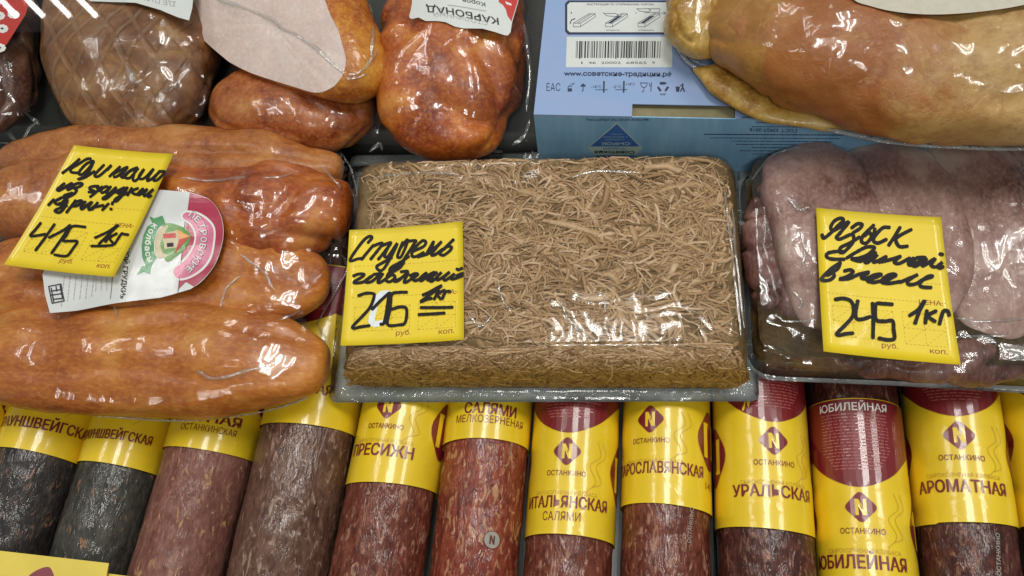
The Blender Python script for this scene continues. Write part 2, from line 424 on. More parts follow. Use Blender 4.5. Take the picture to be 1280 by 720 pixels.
class Cyl:
    """a sausage's axis; (s, t): s = round the girth from the crown, t = along it, away from the viewer"""
    def __init__(self, l1, r1, y1, l2, r2, y2):
        r = 2.4
        for _ in range(4):
            a, b = at(l1, y1, r), at(r1, y1, r); c, d = at(l2, y2, r), at(r2, y2, r)
            r = ((b-a).length+(d-c).length)*.25*.955
        self.r = r; f = (a+b)/2; n = (c+d)/2     # far, near
        self.d = Vector((f.x-n.x, f.y-n.y, 0)).normalized(); self.c = Vector((n.x, n.y, r)); self.x = Vector((self.d.y, -self.d.x, 0))
    def p(self, s, t, off=0):
        a = s/self.r; R = self.r+off
        return self.c+self.d*t+self.x*(math.sin(a)*R)+Vector((0, 0, math.cos(a)*R))
    def st(self, px, py):
        d = ray(px, py); o = CAM-self.c
        dd = d-self.d*d.dot(self.d); oo = o-self.d*o.dot(self.d)
        A, B, C = dd.dot(dd), 2*dd.dot(oo), oo.dot(oo)-self.r**2; D = B*B-4*A*C
        t = (-B-math.sqrt(max(0, D)))/(2*A); q = CAM+d*t-self.c
        return self.r*math.atan2(q.dot(self.x), q.z), q.dot(self.d)

def rounded(pts, n=5): return [tuple(p) for p in catmull(list(pts)+[pts[0]], n)][:-1]
def diamond(cx, cy, a, b, k=.22):
    P_ = []
    for (dx, dy) in ((0, b), (a, 0), (0, -b), (-a, 0)):
        c = Vector((cx+dx, cy+dy)); P_.append(c)
    out = []
    for i in range(4):
        p, q, r = P_[i-1], P_[i], P_[(i+1) % 4]
        for u in range(5):
            t = u/4; e0 = q.lerp(p, k); e1 = q.lerp(r, k)
            out.append(tuple(e0.lerp(q, t).lerp(q.lerp(e1, t), t)))
    return out
def logo_n(acc, cx, cy, h, f, off, mi):
    w_ = h*.66; q = h*.19
    for pts in ([(cx-w_, cy-h), (cx-w_+q*2, cy-h), (cx-w_+q*2, cy+h), (cx-w_, cy+h)],
                [(cx+w_-q*2, cy-h), (cx+w_, cy-h), (cx+w_, cy+h), (cx+w_-q*2, cy+h)]):
        pts = [(x, y) for x, y in pts]; poly(acc, [tuple(p) for p in catmull(pts+[pts[0]], 4)][:-1] if False else pts, f, off, mi)
    poly(acc, [(cx-w_, cy+h), (cx-w_+q*2.3, cy+h), (cx+w_, cy-h), (cx+w_-q*2.3, cy-h)], f, off+.004, mi)

def sausage(ed, cmat, label_y, words_, label, side=None, logo=None, faint=None, back=16, length_near=9, marks=(), seed=0, mid=None, lab_len=9.7, white=None, thinw=(), shoulder=None):
    c = Cyl(*ed)
    th = thing('salami_sausage', label, 'sausage', c.c+Vector((0, 0, -c.r)), 'salami sausages lying side by side on the shelf')
    # casing: a tube with closed rounded ends, its skin gently uneven
    midx = mid if mid is not None else (ed[0]+ed[1])/2
    tl = c.st((ed[3]+ed[4])/2*.5+(ed[0]+ed[1])/2*.5, label_y)[1]       # near edge of the label
    t0, t1 = -length_near, tl+back; n, k = 150, 72; vs = []; fs = []
    for i in range(n+1):
        t = t0+(t1-t0)*i/n; e = min(1, math.sqrt(max(0.0, 1-max(0, 1-(t-t0)/1.6, 1-(t1-t)/1.6)**2))+.12)
        for j in range(k):
            a = 2*math.pi*j/k; q = c.p(a*c.r, t)
            d = -.08+.09*noise.noise((q+Vector((seed*9, 0, 0)))*.35)+.035*fbm(q+Vector((seed*9, 5, 0)), 1.4)+.05*(abs(noise.noise(Vector((a*3.2, t*.16, seed*4.1))))-.25)
            R = (c.r+d)*e; vs.append(c.c+c.d*t+c.x*math.sin(a)*R+Vector((0, 0, max(-c.r+.002, math.cos(a)*R))))
    for i in range(n):
        for j in range(k): fs.append([i*k+j, i*k+(j+1) % k, (i+1)*k+(j+1) % k, (i+1)*k+j])
    fs.append(list(range(k))[::-1]); fs.append([n*k+j for j in range(k)])
    cas = link('casing', vs, fs, cmat, th)
    # label: a printed sleeve round the casing
    g = 96; vs = []; fs = []; rows = 24
    for i in range(rows+1):
        for j in range(g):
            s = (j/g-.5)*2*math.pi*c.r
            v = c.p(s, tl+lab_len*i/rows+(.10*math.sin(s*.5+seed) if i == 0 else 0)+(.07 if i == 0 and shoulder and s > shoulder else 0), .03+.02*noise.noise((s*.5, i*.25, seed))+.012*max(0, 1-abs(noise.noise((s*.35+i*.12, i*.2, seed*3)))*8))
            v.z = max(v.z, .001); vs.append(v)
    for i in range(rows):
        for j in range(g): fs.append([i*g+j, i*g+(j+1) % g, (i+1)*g+(j+1) % g, (i+1)*g+j])
    lab = link('label', vs, fs, YEL, th)
    # red print: shield, side diamonds
    F = lambda s, t, off=0: c.p(s, t, off)
    # crown of the printed front, from the middle of the main word
    s_mid = 0
    if words_:
        a = c.st(*words_[0][1])[0]; b = c.st(*words_[0][2])[0]
        s_mid = (a+b)/2
        if words_[0][0] in ('ПРЕСИЖН',): s_mid = (a+b)/2+.3
    if logo: s_mid = c.st(*logo)[0]; t_logo = c.st(*logo)[1]
    else: t_logo = tl+4.9
    sb = t_logo+1.0; o1 = .055; em = Acc()
    top = tl+lab_len-.05
    if sb < top:
        sh = [(s_mid-4.6, top), (s_mid-4.6, sb+2.6), (s_mid-3.0, sb+1.75), (s_mid-1.5, sb+.55), (s_mid, sb), (s_mid+1.5, sb+.55), (s_mid+3.0, sb+1.75), (s_mid+4.6, sb+2.6), (s_mid+4.6, top)]
        mids = [tuple(q) for q in catmull(sh[1:8], 5)]
        poly(em, [sh[0]]+mids+[sh[-1]], F, o1, 0, .3)
    poly(em, diamond(s_mid, t_logo, .82, .84), F, o1, 0, .25)
    logo_n(em, s_mid, t_logo, .40, F, o1+.008, 1)
    for q in (-1, 1):
        ts = t_logo-.75 if q > 0 else t_logo-.6
        poly(em, diamond(s_mid+q*3.75, ts, 1.35, 2.0, .35), F, o1, 0, .3)
        logo_n(em, s_mid+q*3.75, ts, .95, F, o1+.008, 1)
    em.build('emblem_print', [RED, YEL], lab)
    tx = Acc(); o2 = .062
    for (s, a, b, h, bold) in words_:
        s0, ta = c.st(*a); s1, tb = c.st(*b); text_st(tx, s, s0, s1, (ta+tb)/2, h, F, o2, 0, bold)
    if logo or faint:
        to = t_logo-1.12
        text_st(tx, 'ОСТАНКИНО', s_mid-1.05, s_mid+1.05, to-.17, .27, F, o2, 0, .02)
        tf = c.st(*faint)[1] if faint else to-1.3
        text_st(tx, 'СЫРОКОПЧЕНАЯ КОЛБАСА', s_mid-1.75, s_mid+1.75, tf, .20, F, o2, 1, 0)
    if sb+2.5 < top:
        if white: text_st(tx, white, s_mid-1.75, s_mid+1.75, top-.62, .42, F, o2+.004, 2, .02)
        y = top-.85; rng = random.Random(seed)
        while y > sb+.75:
            hw = 1.7 if y > sb+1.7 else .55+(y-sb)*.6; x = -hw
            while x < hw-.1:                                    # rows of print too small to read
                ww = rng.uniform(.12, .4); poly(tx, [(s_mid+x, y), (s_mid+min(hw, x+ww), y), (s_mid+min(hw, x+ww), y+.055), (s_mid+x, y+.055)], F, o2+.004, 3); x += ww+.07
            y -= .17
    rng = random.Random(seed+50)
    for kk in range(2):                                       # thin decorative line on the yellow
        x = s_mid+1.1+kk*.35; pts = [(x, tl+2.3+kk*.3), (x+.5, tl+2.9), (x+.15, tl+3.7), (x+.75, tl+4.3), (x+.55, tl+5.0)]
        stroke(tx, pts, .03, F, o2, 1)
    tx.build('text_print', [RED, FAINT, WHITE_INK, PINKTXT], lab)
    if marks:
        mk = Acc()
        for mm in marks:
            if mm[0] == 'txt':
                s0, ta = c.st(*mm[1]); s1, tb = c.st(*mm[2]); hh = mm[3]
                v, f, wd, cap = text2d('ОСТАНКИНО', .01); A = Vector((s0, ta)); B = Vector((s1, tb)); u = (B-A)/wd; nn = Vector((-u.y, u.x)).normalized()
                mk.add([F(*(A+u*x+nn*(y*hh/cap)), .03) for x, y in v], f, 0)
            else:
                s0, ta = c.st(*mm[1]); poly(mk, [(s0+.42*math.cos(k_*.35), ta+.42*math.sin(k_*.35)) for k_ in range(18)], F, .03, 0)
                logo_n(mk, s0, ta, .22, F, .036, 1)
        mk.build('casing_print', [plain('pale_casing_print', (.34, .32, .27), .5), C_WINE], cas)
    return c

S = []
S.append(sausage((-82, 24, 520, -135, -30, 690), C_DARK, 572, [], 'sausage with yellow label and red diamond cut off at the far left edge', seed=1, lab_len=9))
S.append(sausage((3, 106, 566, -44, 70, 680), C_DARK, 564, [('БРАУНШВЕЙГСКАЯ', (-30, 533), (113, 549), .60, .03)], 'charcoal black sausage, leftmost with the name ending in ШВЕЙГСКАЯ, over a yellow card', seed=2))
S.append(sausage((104, 203, 582, 69, 174, 690), C_DARK2, 579, [('БРАУНШВЕЙГСКАЯ', (62, 540), (187, 560), .52, .03)], 'grey black sausage labelled ШВЕЙГСКАЯ beside the dusty pink one', seed=3, marks=[('txt', (138, 605), (147, 583), .17)]))
S.append(sausage((207, 322, 565, 177, 290, 680), C_PINK, 559, [('ЭЛИТНАЯ', (215, 527), (299, 538), .56, .03), ('ОСТАНКИНСКАЯ', (226, 538), (294, 546), .36, .0)], 'dusty pink sausage with small pale fat spots labelled ОСТАНКИНСКАЯ', seed=4))
S.append(sausage((331, 447, 530, 287, 419, 700), C_GREY, 527, [('МОСКОВСКАЯ', (320, 491), (413, 499), .60, .03)], 'grey brown sausage reaching out from under the chicken bag corner', seed=5))
S.append(sausage((433, 551, 605, 414, 535, 700), C_WINE, 603, [('ПРЕСИЖН', (443, 570), (515, 576), .64, .03)], 'wine red sausage labelled ПРЕСИЖН', logo=(486, 507), faint=(483, 553), seed=6))
S.append(sausage((553, 664, 553, 535, 653, 700), C_RED, 549, [('САЛЯМИ', (581, 518), (644, 522), .60, .03), ('МЕЛКОЗЕРНЁНАЯ', (571, 530), (652, 537), .42, .0)], 'brick red sausage labelled САЛЯМИ МЕЛКОЗЕРНЁНАЯ', seed=7, marks=[('txt', (638, 569), (642, 549), .17), ('logo', (615, 675))]))
S.append(sausage((667, 776, 510, 654, 771, 672), C_WINE, 671, [('ИТАЛЬЯНСКАЯ', (663, 635), (757, 644), .60, .03), ('САЛЯМИ', (679, 650), (725, 653), .45, .0)], 'wine red sausage with the label ИТАЛЬЯНСКАЯ САЛЯМИ', logo=(709, 564), faint=(705, 618), seed=8, white='ИТАЛЬЯНСКАЯ'))
S.append(sausage((777, 889, 510, 774, 891, 632), C_WINE, 631, [('СТАРОСЛАВЯНСКАЯ', (764, 596), (878, 602), .60, .03), ('14.12', (881, 612), (893, 618), .4, 0)], 'wine brown sausage labelled СТАРОСЛАВЯНСКАЯ', logo=(813, 524), faint=(815, 578), seed=9, marks=[('txt', (863, 679), (867, 635), .22)]))
S.append(sausage((889, 1007, 500, 892, 1019, 660), C_DEEP, 659, [('УРАЛЬСКАЯ', (917, 621), (1011, 630), .60, .03)], 'deep brown sausage labelled УРАЛЬСКАЯ', logo=(967, 551), faint=(960, 605), seed=10, white='УРАЛЬСКАЯ'))
S.append(sausage((1009, 1124, 514, 1019, 1147, 710), C_DEEP, 745, [('ЮБИЛЕЙНАЯ', (1026, 711), (1133, 718), .64, .03)], 'sausage labelled ЮБИЛЕЙНАЯ, its bare brown casing showing behind the red label top', logo=(1076, 634), faint=(1076, 691), seed=11, white='ЮБИЛЕЙНАЯ', lab_len=9.9))
S.append(sausage((1128, 1245, 500, 1140, 1270, 655), C_DEEP, 652, [('АРОМАТНАЯ', (1151, 617), (1257, 623), .62, .03)], 'deep brown sausage labelled АРОМАТНАЯ', logo=(1199, 544), faint=(1204, 596), seed=12, marks=[('txt', (1251, 720), (1249, 667), .2)], shoulder=-2.2))
S.append(sausage((1247, 1366, 500, 1269, 1398, 650), C_DEEP, 652, [('ЮБИЛЕЙНАЯ', (1300, 617), (1392, 626), .8, .022)], 'sausage with a yellow label cut off at the right edge', seed=13))

# ================================================================== price cards
def price_card(label, corners, zs, strokes, lines, group=None, corr=None, curl=.22):
    C = [at(*c, z) for c, z in zip(corners, zs)]       # TL, TR, BR, BL
    fm = plane3(C[0], C[1], C[3]); ctr = sum(C, Vector())/4
    th = thing('price_card', label, 'price card', ctr, group)
    n = (fm(640, 360, 1)-fm(640, 360, 0)).normalized()
    TL, TR, BR, BL = [Vector(c) for c in corners]
    def uv(u, v): return (TL*(1-u)+TR*u)*(1-v)+(BL*(1-u)+BR*u)*v
    a = Vector(corners[0]); ex = (TR-TL); ey = (BL-TL)
    def bend(px, py):
        d = Vector((px, py))-TL; det = ex.x*ey.y-ex.y*ey.x
        u = (d.x*ey.y-d.y*ey.x)/det; v = (ex.x*d.y-ex.y*d.x)/det
        return curl*((2*u-1)**2*.5+(2*v-1)**2*.5)
    def F(px, py, off=0): return fm(px, py, off+bend(px, py)+.02*noise.noise((px*.03, py*.03, corners[0][0])))
    g = 14; top = []; bot = []
    for i in range(g+1):
        for j in range(g+1):
            q = uv(i/g, j/g); top.append(F(q.x, q.y, 0)); bot.append(F(q.x, q.y, -.016))
    vs = top+bot; k = g+1; fs = []
    for i in range(g):
        for j in range(g):
            f = [i*k+j, i*k+j+1, (i+1)*k+j+1, (i+1)*k+j]; fs += [f, [x+k*k for x in f[::-1]]]
    rim = [j for j in range(k)]+[i*k+g for i in range(1, k)]+[g*k+j for j in range(g-1, -1, -1)]+[i*k for i in range(g-1, 0, -1)]
    for x, y in zip(rim, rim[1:]+rim[:1]): fs.append([x, y, y+k*k, x+k*k])
    paper = link('paper', vs, fs, PAPER, th)
    pr = Acc()
    def dash(p, q, wd=.55, on=3.0, offp=2.2):
        p, q = uv(*p), uv(*q); L = (q-p).length; d = (q-p)/L; x = 0; nn = Vector((-d.y, d.x))*wd/2
        while x < L:
            a_, b_ = p+d*x, p+d*min(L, x+on); pr.add([F(*(a_+nn), .008), F(*(b_+nn), .008), F(*(b_-nn), .008), F(*(a_-nn), .008)], [[0, 1, 2, 3]], 1); x += on+offp
    for v in (.31, .45, .58): dash((.06, v), (.97, v+.004))
    for (u0, u1, v0, v1, nc) in ((.09, .55, .665, .875, 3), (.62, .93, .66, .885, 2)):
        for v in (v0, (v0+v1)/2, v1): dash((u0, v), (u1, v))
        for i in range(nc+1): dash((u0+(u1-u0)*i/nc, v0), (u0+(u1-u0)*i/nc, v1))
        for i in range(nc):
            ua, ub = u0+(u1-u0)*i/nc, u0+(u1-u0)*(i+1)/nc
            dash((ua, (v0+v1)/2), (ub, v0)); dash((ua, v1), (ub, (v0+v1)/2))
    dn = (TL-BL).normalized()
    for s, u0, u1, v, h in (('ЦЕНА:', .755, .935, .60, 6), ('руб.', .44, .56, .925, 6.5), ('коп.', .79, .92, .935, 6.5)):
        a_, b_ = uv(u0, v), uv(u1, v); text_px(pr, s, a_, b_, h, F, .010, 0, .01, dn)
    pr.build('form_print', [PAPER_PRINT, DASH], paper)
    if corr:
        ac = Acc()
        for pts in corr[0]: stroke(ac, pts, corr[1], F, .012)
        ac.build('correction_mark', [CORR], paper)
    hw = Acc(); o = .016
    for pts, wd in strokes: stroke(hw, pts, wd*1.16, F, o, rise=.004); o += .0012
    hw.build('handwriting', [INK], paper)
    return th
def Z(x0, y0, s, wd, *strokes): return [([(x0+a/s, y0+b/s) for a, b in st], wd) for st in strokes]

T1 = Z(50, 190, 7.529, 3.1,
    [(385,80),(305,150),(225,212)], [(490,75),(450,80),(375,125),(310,165),(300,195),(330,205),(380,205)],
    [(515,95),(450,120),(390,180),(375,215),(410,215),(470,160),(515,100),(470,190),(430,235),(365,265),(430,245),(520,190)],
    [(610,130),(530,210),(525,235),(560,232),(620,185),(680,132),(640,175)],
    [(760,145),(710,190),(660,235)], [(690,215),(760,180),(830,150),(780,200),(730,235),(700,240)], [(830,155),(770,225),(790,245),(850,190),(930,155),(860,180),(800,235),(850,250),(930,165)],
    [(905,170),(880,265),(920,268),(990,170),(940,232),(950,262),(1000,250),(1080,172),(1040,230),(1020,280),(1070,260),(1150,190),(1100,240),(1080,280),(1120,275),(1190,205),(1130,200)],
    [(240,305),(175,360),(195,370),(260,330),(310,300),(270,345),(275,362),(330,330)],
    [(310,322),(370,300),(405,305),(380,330),(330,350),(350,362),(330,395),(270,430),(235,440),(240,415),(310,390)],
    [(460,380),(520,375),(470,350),(490,330),(550,325),(540,345)], [(590,330),(530,380),(475,425)], [(560,370),(620,330),(650,345),(610,380),(580,385)],
    [(670,330),(630,385),(660,390),(720,340),(680,400),(620,445),(595,440),(640,410),(720,380)],
    [(800,340),(740,370),(745,395),(790,370),(830,340),(790,400),(730,465),(705,460),(740,430),(840,390)],
    [(870,345),(850,380),(830,415)], [(930,350),(870,375),(890,400),(920,410)],
    [(980,355),(930,400),(950,410),(1020,362),(990,400),(1000,425),(1080,365),(1030,415),(1035,435),(1060,425)],
    [(140,455),(115,483),(90,510)], [(215,435),(150,475),(170,500),(200,490)],
    [(240,460),(200,500),(220,515),(265,458),(235,530),(190,575),(150,565),(170,545),(260,510)],
    [(340,460),(300,515),(255,575)], [(320,490),(380,460),(400,475),(350,510),(310,515)],
    [(430,470),(390,520),(400,540),(450,500),(490,475),(460,520),(470,545),(530,500)],
    [(545,480),(520,510),(490,545)], [(515,522),(600,505)], [(650,490),(620,520),(590,550)], [(690,478),(684,498)], [(668,540),(680,545)])
T1 += Z(30, 265, 8, 2.9,
    [(180,120),(130,185),(80,250),(150,245),(225,230)], [(315,130),(225,260),(130,395)], [(260,265),(400,190),(470,140),(380,280),(285,420)],
    [(620,155),(490,150),(430,240),(395,292),(480,296),(540,302),(500,370),(450,440),(400,450),(315,435)],
    [(720,265),(850,205),(950,140),(860,230),(760,330)], [(685,350),(800,350),(905,345)], [(870,240),(825,310)], [(940,225),(870,270),(905,325)], [(920,335),(985,235),(1010,235),(1060,243)])
T2 = Z(430, 285, 8, 3.3,
    [(245,160),(285,110),(265,95),(210,130),(130,230),(70,325),(85,340),(140,320),(200,310)],
    [(300,180),(240,250),(180,325)], [(285,195),(370,160),(385,172),(330,245),(270,320)], [(370,190),(455,155),(470,162),(410,240),(345,320)],
    [(460,165),(410,270),(415,295),(450,280),(535,160),(490,260),(440,350),(390,420),(350,425),(330,390),(390,350),(480,300)],
    [(590,150),(540,270),(545,300),(580,280),(640,140),(620,140),(560,215)], [(640,140),(720,135),(700,170),(620,290),(540,400),(460,430),(480,390),(560,350),(650,290)],
    [(690,240),(800,190),(820,145),(780,140),(700,220),(680,280),(720,290),(800,250)], [(740,295),(860,250),(900,145)], [(895,150),(830,260)], [(850,240),(920,200),(975,150)], [(975,150),(880,265),(910,275),(990,220)],
    [(1100,130),(1000,220),(960,265),(1000,280),(1060,240),(1080,205),(1040,195),(1000,225)],
    [(100,490),(150,470),(205,470),(180,500),(110,545),(120,560),(200,545),(280,490)], [(290,480),(220,530),(225,550),(280,540),(350,480),(370,460),(300,470)],
    [(390,462),(340,540),(370,545),(460,480),(480,470)], [(430,490),(460,440),(540,360),(600,340),(560,400),(480,450),(500,480)], [(420,530),(460,540),(510,500),(500,470)],
    [(570,440),(640,440),(560,510),(500,530),(540,530),(640,450),(600,540),(640,535),(700,490)],
    [(660,480),(710,460),(740,470),(690,510),(720,530),(790,490),(830,450),(760,510),(780,530),(860,470),(910,450),(850,500),(840,525),(900,520)],
    [(930,450),(860,520),(890,535),(980,450),(930,500),(950,525),(1060,450),(1000,505),(1020,530),(1110,470),(1070,510),(1100,520),(1190,490)], [(1130,420),(1150,430),(1185,415)], [(1190,465),(1130,490)])
T2 += Z(430, 345, 8, 3.4,
    [(150,205),(220,180),(290,180),(305,205),(270,310),(200,400),(100,510),(110,535),(170,520),(260,505)],
    [(285,340),(380,240),(465,175),(440,300),(405,470),(370,490)],
    [(630,165),(550,167),(480,190),(465,330),(440,490),(560,495),(610,480),(630,400),(622,325),(560,315),(480,338)],
    [(455,180),(430,340),(415,480)],
    [(790,195),(850,170),(980,105),(880,180),(770,260),(830,240),(880,230)], [(950,150),(905,240)], [(1010,150),(940,190),(970,240)], [(985,240),(1020,170),(1065,165)],
    [(770,322),(930,325),(1090,326)], [(750,393),(880,388),(1010,382)])
COR2 = ([[(430+a/8, 345+b/8) for a, b in [(455,175),(385,180),(330,240),(295,370),(280,460),(310,485),(400,470)]]], 7.5)
T3 = Z(1020, 265, 6.859, 4.0,
    [(45,205),(60,235),(120,190),(190,120),(230,80),(200,65),(150,90),(120,140),(140,170),(200,140),(275,95),(200,190),(170,225),(200,240),(290,200)],
    [(300,145),(350,110),(390,115),(370,150),(310,190),(320,220),(310,270),(240,345),(200,350),(210,310),(290,270),(370,220)],
    [(490,120),(400,210),(390,260),(430,270),(470,220),(455,182),(410,210)], [(625,140),(570,142),(510,200),(490,250),(530,270),(600,240)], [(500,150),(490,230)],
    [(715,140),(670,215),(620,290)], [(810,160),(720,205),(680,240),(710,300),(780,300)],
    [(230,345),(170,345),(100,360),(85,390),(130,410),(240,410)], [(260,400),(340,350),(430,305),(500,310),(440,370),(360,400),(300,405),(380,425),(420,390)],
    [(510,350),(420,420),(440,435),(520,370),(490,412),(505,432),(600,385)], [(600,385),(540,435)], [(560,430),(640,410),(720,385)], [(720,385),(670,430),(710,445),(800,400)],
    [(830,400),(790,440),(810,460),(880,430),(930,400),(860,400),(820,440),(850,470),(940,410)], [(940,410),(910,470),(1010,410),(980,460),(1020,480),(1075,440),(1040,470),(1050,490),(1080,480)], [(1050,370),(1075,378)],
    [(205,440),(130,490),(50,570),(50,595),(110,590),(150,560),(140,530),(90,550)], [(205,440),(185,490),(130,525)],
    [(240,510),(290,500),(315,520),(260,560),(200,580),(280,575),(360,540),(450,520),(390,560),(420,575),(510,540),(560,540),(490,570),(440,590),(490,605),(570,590)],
    [(570,590),(680,550),(650,535),(590,560),(560,600),(620,615),(720,600)], [(660,560),(610,590)], [(720,605),(850,550),(860,545),(790,590),(790,625),(850,620),(900,590)], [(900,590),(990,560),(950,560),(890,610),(900,645),(980,655)])
T3 += Z(1030, 360, 7.529, 4.2,
    [(100,115),(180,105),(250,130),(275,200),(260,280),(180,370),(115,435),(130,455),(200,440),(265,432)],
    [(315,125),(295,220),(300,290),(350,300),(430,275)], [(455,145),(460,300),(455,475)], [(480,160),(478,290)],
    [(640,158),(560,152),(485,160),(485,298),(560,318),(640,315),(650,400),(655,480),(600,495),(510,480)],
    [(800,265),(880,210),(940,125),(890,230),(850,340)], [(960,220),(945,340)], [(1045,225),(970,270),(1035,325)], [(1075,350),(1110,235),(1150,230),(1165,270)])

# ================================================================== left: bag of smoked chicken fillets
M_CH = meat('smoked_chicken', [(.27, .050, .005), (.40, .098, .009), (.52, .160, .018), (.64, .28, .05)], .24, (.65, 1.25, 1), (0, 0, .05), coat=.25, bumps=.35, wrinkle=.2, sss=.04)
M_CH2 = meat('smoked_chicken_dark', [(.22, .027, .003), (.36, .064, .005), (.49, .118, .010), (.62, .23, .035)], .33, (.6, 1.4, 1), (0, 0, .4), coat=.25, bumps=.35, wrinkle=.2, sss=.04)
M_CH3 = meat('smoked_chicken_pale', [(.26, .060, .012), (.37, .105, .018), (.47, .155, .028), (.57, .25, .06)], .35, coat=.25, bumps=.35, wrinkle=.2, sss=.04)
ch = thing('chicken_bag', 'clear bag of smoked chicken fillets with a red and green oval label', 'packaged meat', at(200, 350, 5.02))
ZC = 7.4
chs = [
 lump('chicken_fillet', [(P(-50, 440, ZC), 3.0, 1.9), (P(90, 447, ZC), 3.3, 2.0), (P(230, 450, ZC), 3.1, 2.0), (P(330, 452, ZC), 3.0, 1.95), (P(410, 456, ZC), 2.8, 1.8)], M_CH, ch, amp=.42, ns=.20, seed=1, fold=.10, fs=.12, groove=((118, .45, .13), (62, .28, .12)), power=2.5, endp=.30),
 lump('chicken_fillet', [(P(-40, 345, ZC-.15), 2.9, 1.8), (P(90, 350, ZC-.1), 3.1, 1.9), (P(230, 352, ZC-.1), 3.1, 1.9), (P(330, 356, ZC-.1), 3.0, 1.8), (P(412, 350, ZC-.3), 2.8, 1.6)], M_CH, ch, amp=.45, ns=.22, seed=2, fold=.10, fs=.15, groove=((75, .38, .14), (125, .3, .12)), power=2.5, endp=.30),
 lump('chicken_fillet', [(P(160, 248, ZC), 2.4, 1.8), (P(265, 256, ZC+.1), 2.9, 1.9), (P(350, 262, ZC+.3), 3.3, 2.2), (P(438, 264, ZC+.1), 2.9, 2.0)], M_CH2, ch, amp=.55, ns=.24, seed=3, fold=.45, fs=.22, groove=((70, .42, .16), (130, .3, .14)), power=2.5, endp=.30),
 lump('chicken_fillet', [(P(-25, 262, ZC), 2.4, 1.8), (P(60, 248, ZC), 3.0, 1.9), (P(160, 252, ZC), 2.6, 1.8)], M_CH3, ch, amp=.4, ns=.3, seed=4, fold=.15, fs=.3, power=2.5, endp=.32),
 lump('chicken_fillet', [(P(0, 200, ZC-.2), 2.1, 1.6), (P(140, 200, ZC), 2.3, 1.7), (P(290, 204, ZC), 2.2, 1.7), (P(428, 212, ZC-.3), 1.7, 1.5)], M_CH3, ch, amp=.32, ns=.25, seed=5, fold=.1, fs=.2, groove=((85, .4, .14),), power=2.5, endp=.30),
 lump('chicken_fillet', [(P(-40, 370, 6.5), 3.2, .7), (P(100, 360, 6.6), 6.0, .9), (P(260, 340, 6.6), 6.2, .9), (P(395, 330, 6.5), 4.5, .7)], M_CH2, ch, amp=.2, ns=.3, seed=6, fold=.1, fs=.3, endp=.3),
]
BAG = film('bag_film', (.98, .98, .97), .006, .085, .22, .34, .95, .6)
bag_out = [at(*p, 5.62) for p in ((-70, 170), (60, 178), (200, 172), (340, 180), (430, 205), (447, 255), (440, 320), (415, 372), (395, 405), (412, 440), (402, 480), (360, 506), (250, 528), (100, 520), (-70, 490))]
bagf = drape('bag', bag_out, 5.62, chs, BAG, ch, .2, 40, .05, .06, .45, 3)
# printed label, lying on the film
bvb = bvh_of([bagf])
def lift_plane(corners, objs, slope=(0, 0), clear=.06, z0=6, margin=0):
    """lowest plane z = a + slope.(x, y) whose quad (picture corners) clears everything beneath"""
    bv = bvh_of(objs); z = z0
    while z < 20:
        C = [at(*c, z) for c in corners]; m = sum(C, Vector())/4; zs = [z+slope[0]*(c.x-m.x)+slope[1]*(c.y-m.y) for c in C]
        C = [at(*c, q) for c, q in zip(corners, zs)]; ok = True
        for i in range(9):
            for j in range(9):
                u, v = i/8, j/8; q = (C[0]*(1-u)+C[1]*u)*(1-v)+(C[3]*(1-u)+C[2]*u)*v
                h = bv.ray_cast(Vector((q.x, q.y, 60)), Vector((0, 0, -1)))
                if h[0] is not None and h[0].z > q.z-clear: ok = False
        if ok: return zs
        z += .05
    return zs
LQ = [(95, 236), (280, 240), (262, 372), (52, 392)]
zs = lift_plane(LQ, [bagf], (0, .03), .05)
LC = [at(*c, z) for c, z in zip(LQ, zs)]; lf = plane3(LC[0], LC[1], LC[3])
def LFm(px, py, off=0): return lf(px, py, off+.07*noise.noise((px*.02, py*.03, 5))+.05*math.sin(px*.045+py*.02))
LPAP = plain('white_label_foil', (.66, .67, .66), .30, .8, .04, 1.2)
out = [(97, 240), (150, 236), (205, 238), (237, 240)]+[tuple(p) for p in catmull([(237, 240), (262, 249), (276, 270), (279, 298), (270, 328), (254, 350), (238, 361)], 5)][1:-1]+[(238, 361), (200, 372), (150, 379), (95, 388), (62, 391), (56, 368), (53, 343), (75, 290)]
a = Acc(); poly(a, out, LFm, 0, 0, 6); lab = a.build('label', [LPAP], ch, True)
LW, LP_, LG, LGd, LBe, LRd, LOr, LBk = LPAP, plain('crimson_print', (.42, .025, .07), .3, .8), plain('green_print', (.03, .26, .06), .3, .8), plain('leaf_green_print', (.10, .28, .03), .3, .8), plain('beige_print', (.62, .52, .32), .4, .5), plain('red_print', (.55, .03, .02), .4, .5), plain('orange_print', (.75, .30, .03), .4, .5), BLACK
LPk = plain('pink_print', (.66, .16, .28), .3, .8)
e = Acc()
pinkr = [(237, 241)]+[tuple(p) for p in catmull([(237, 241), (262, 249.5), (275.4, 270), (278.4, 298), (269.4, 328), (253.5, 349.5), (239, 360)], 5)][1:-1]+[(221, 364), (229, 300)]
poly(e, pinkr[:-2]+[(232, 352), (222, 362), (225, 330), (231, 290)], LFm, .016, 0, 6)
def zz(*p): return [(150+x/4, 220+y/4) for x, y in p]
poly(e, rounded(zz((330,172),(385,178),(440,210),(474,258),(476,330),(460,405),(418,468),(352,510),(290,520),(256,482),(268,448),(304,424),(344,380),(368,330),(368,282),(344,240),(308,218),(305,190)), 3), LFm, .024, 1, 5)
poly(e, rounded(zz((335,182),(385,190),(432,218),(465,262),(466,330),(450,400),(410,458),(350,500),(290,510),(267,482),(277,456),(312,432),(352,385),(377,330),(377,280),(352,235),(318,212),(318,192)), 3), LFm, .032, 2, 5)
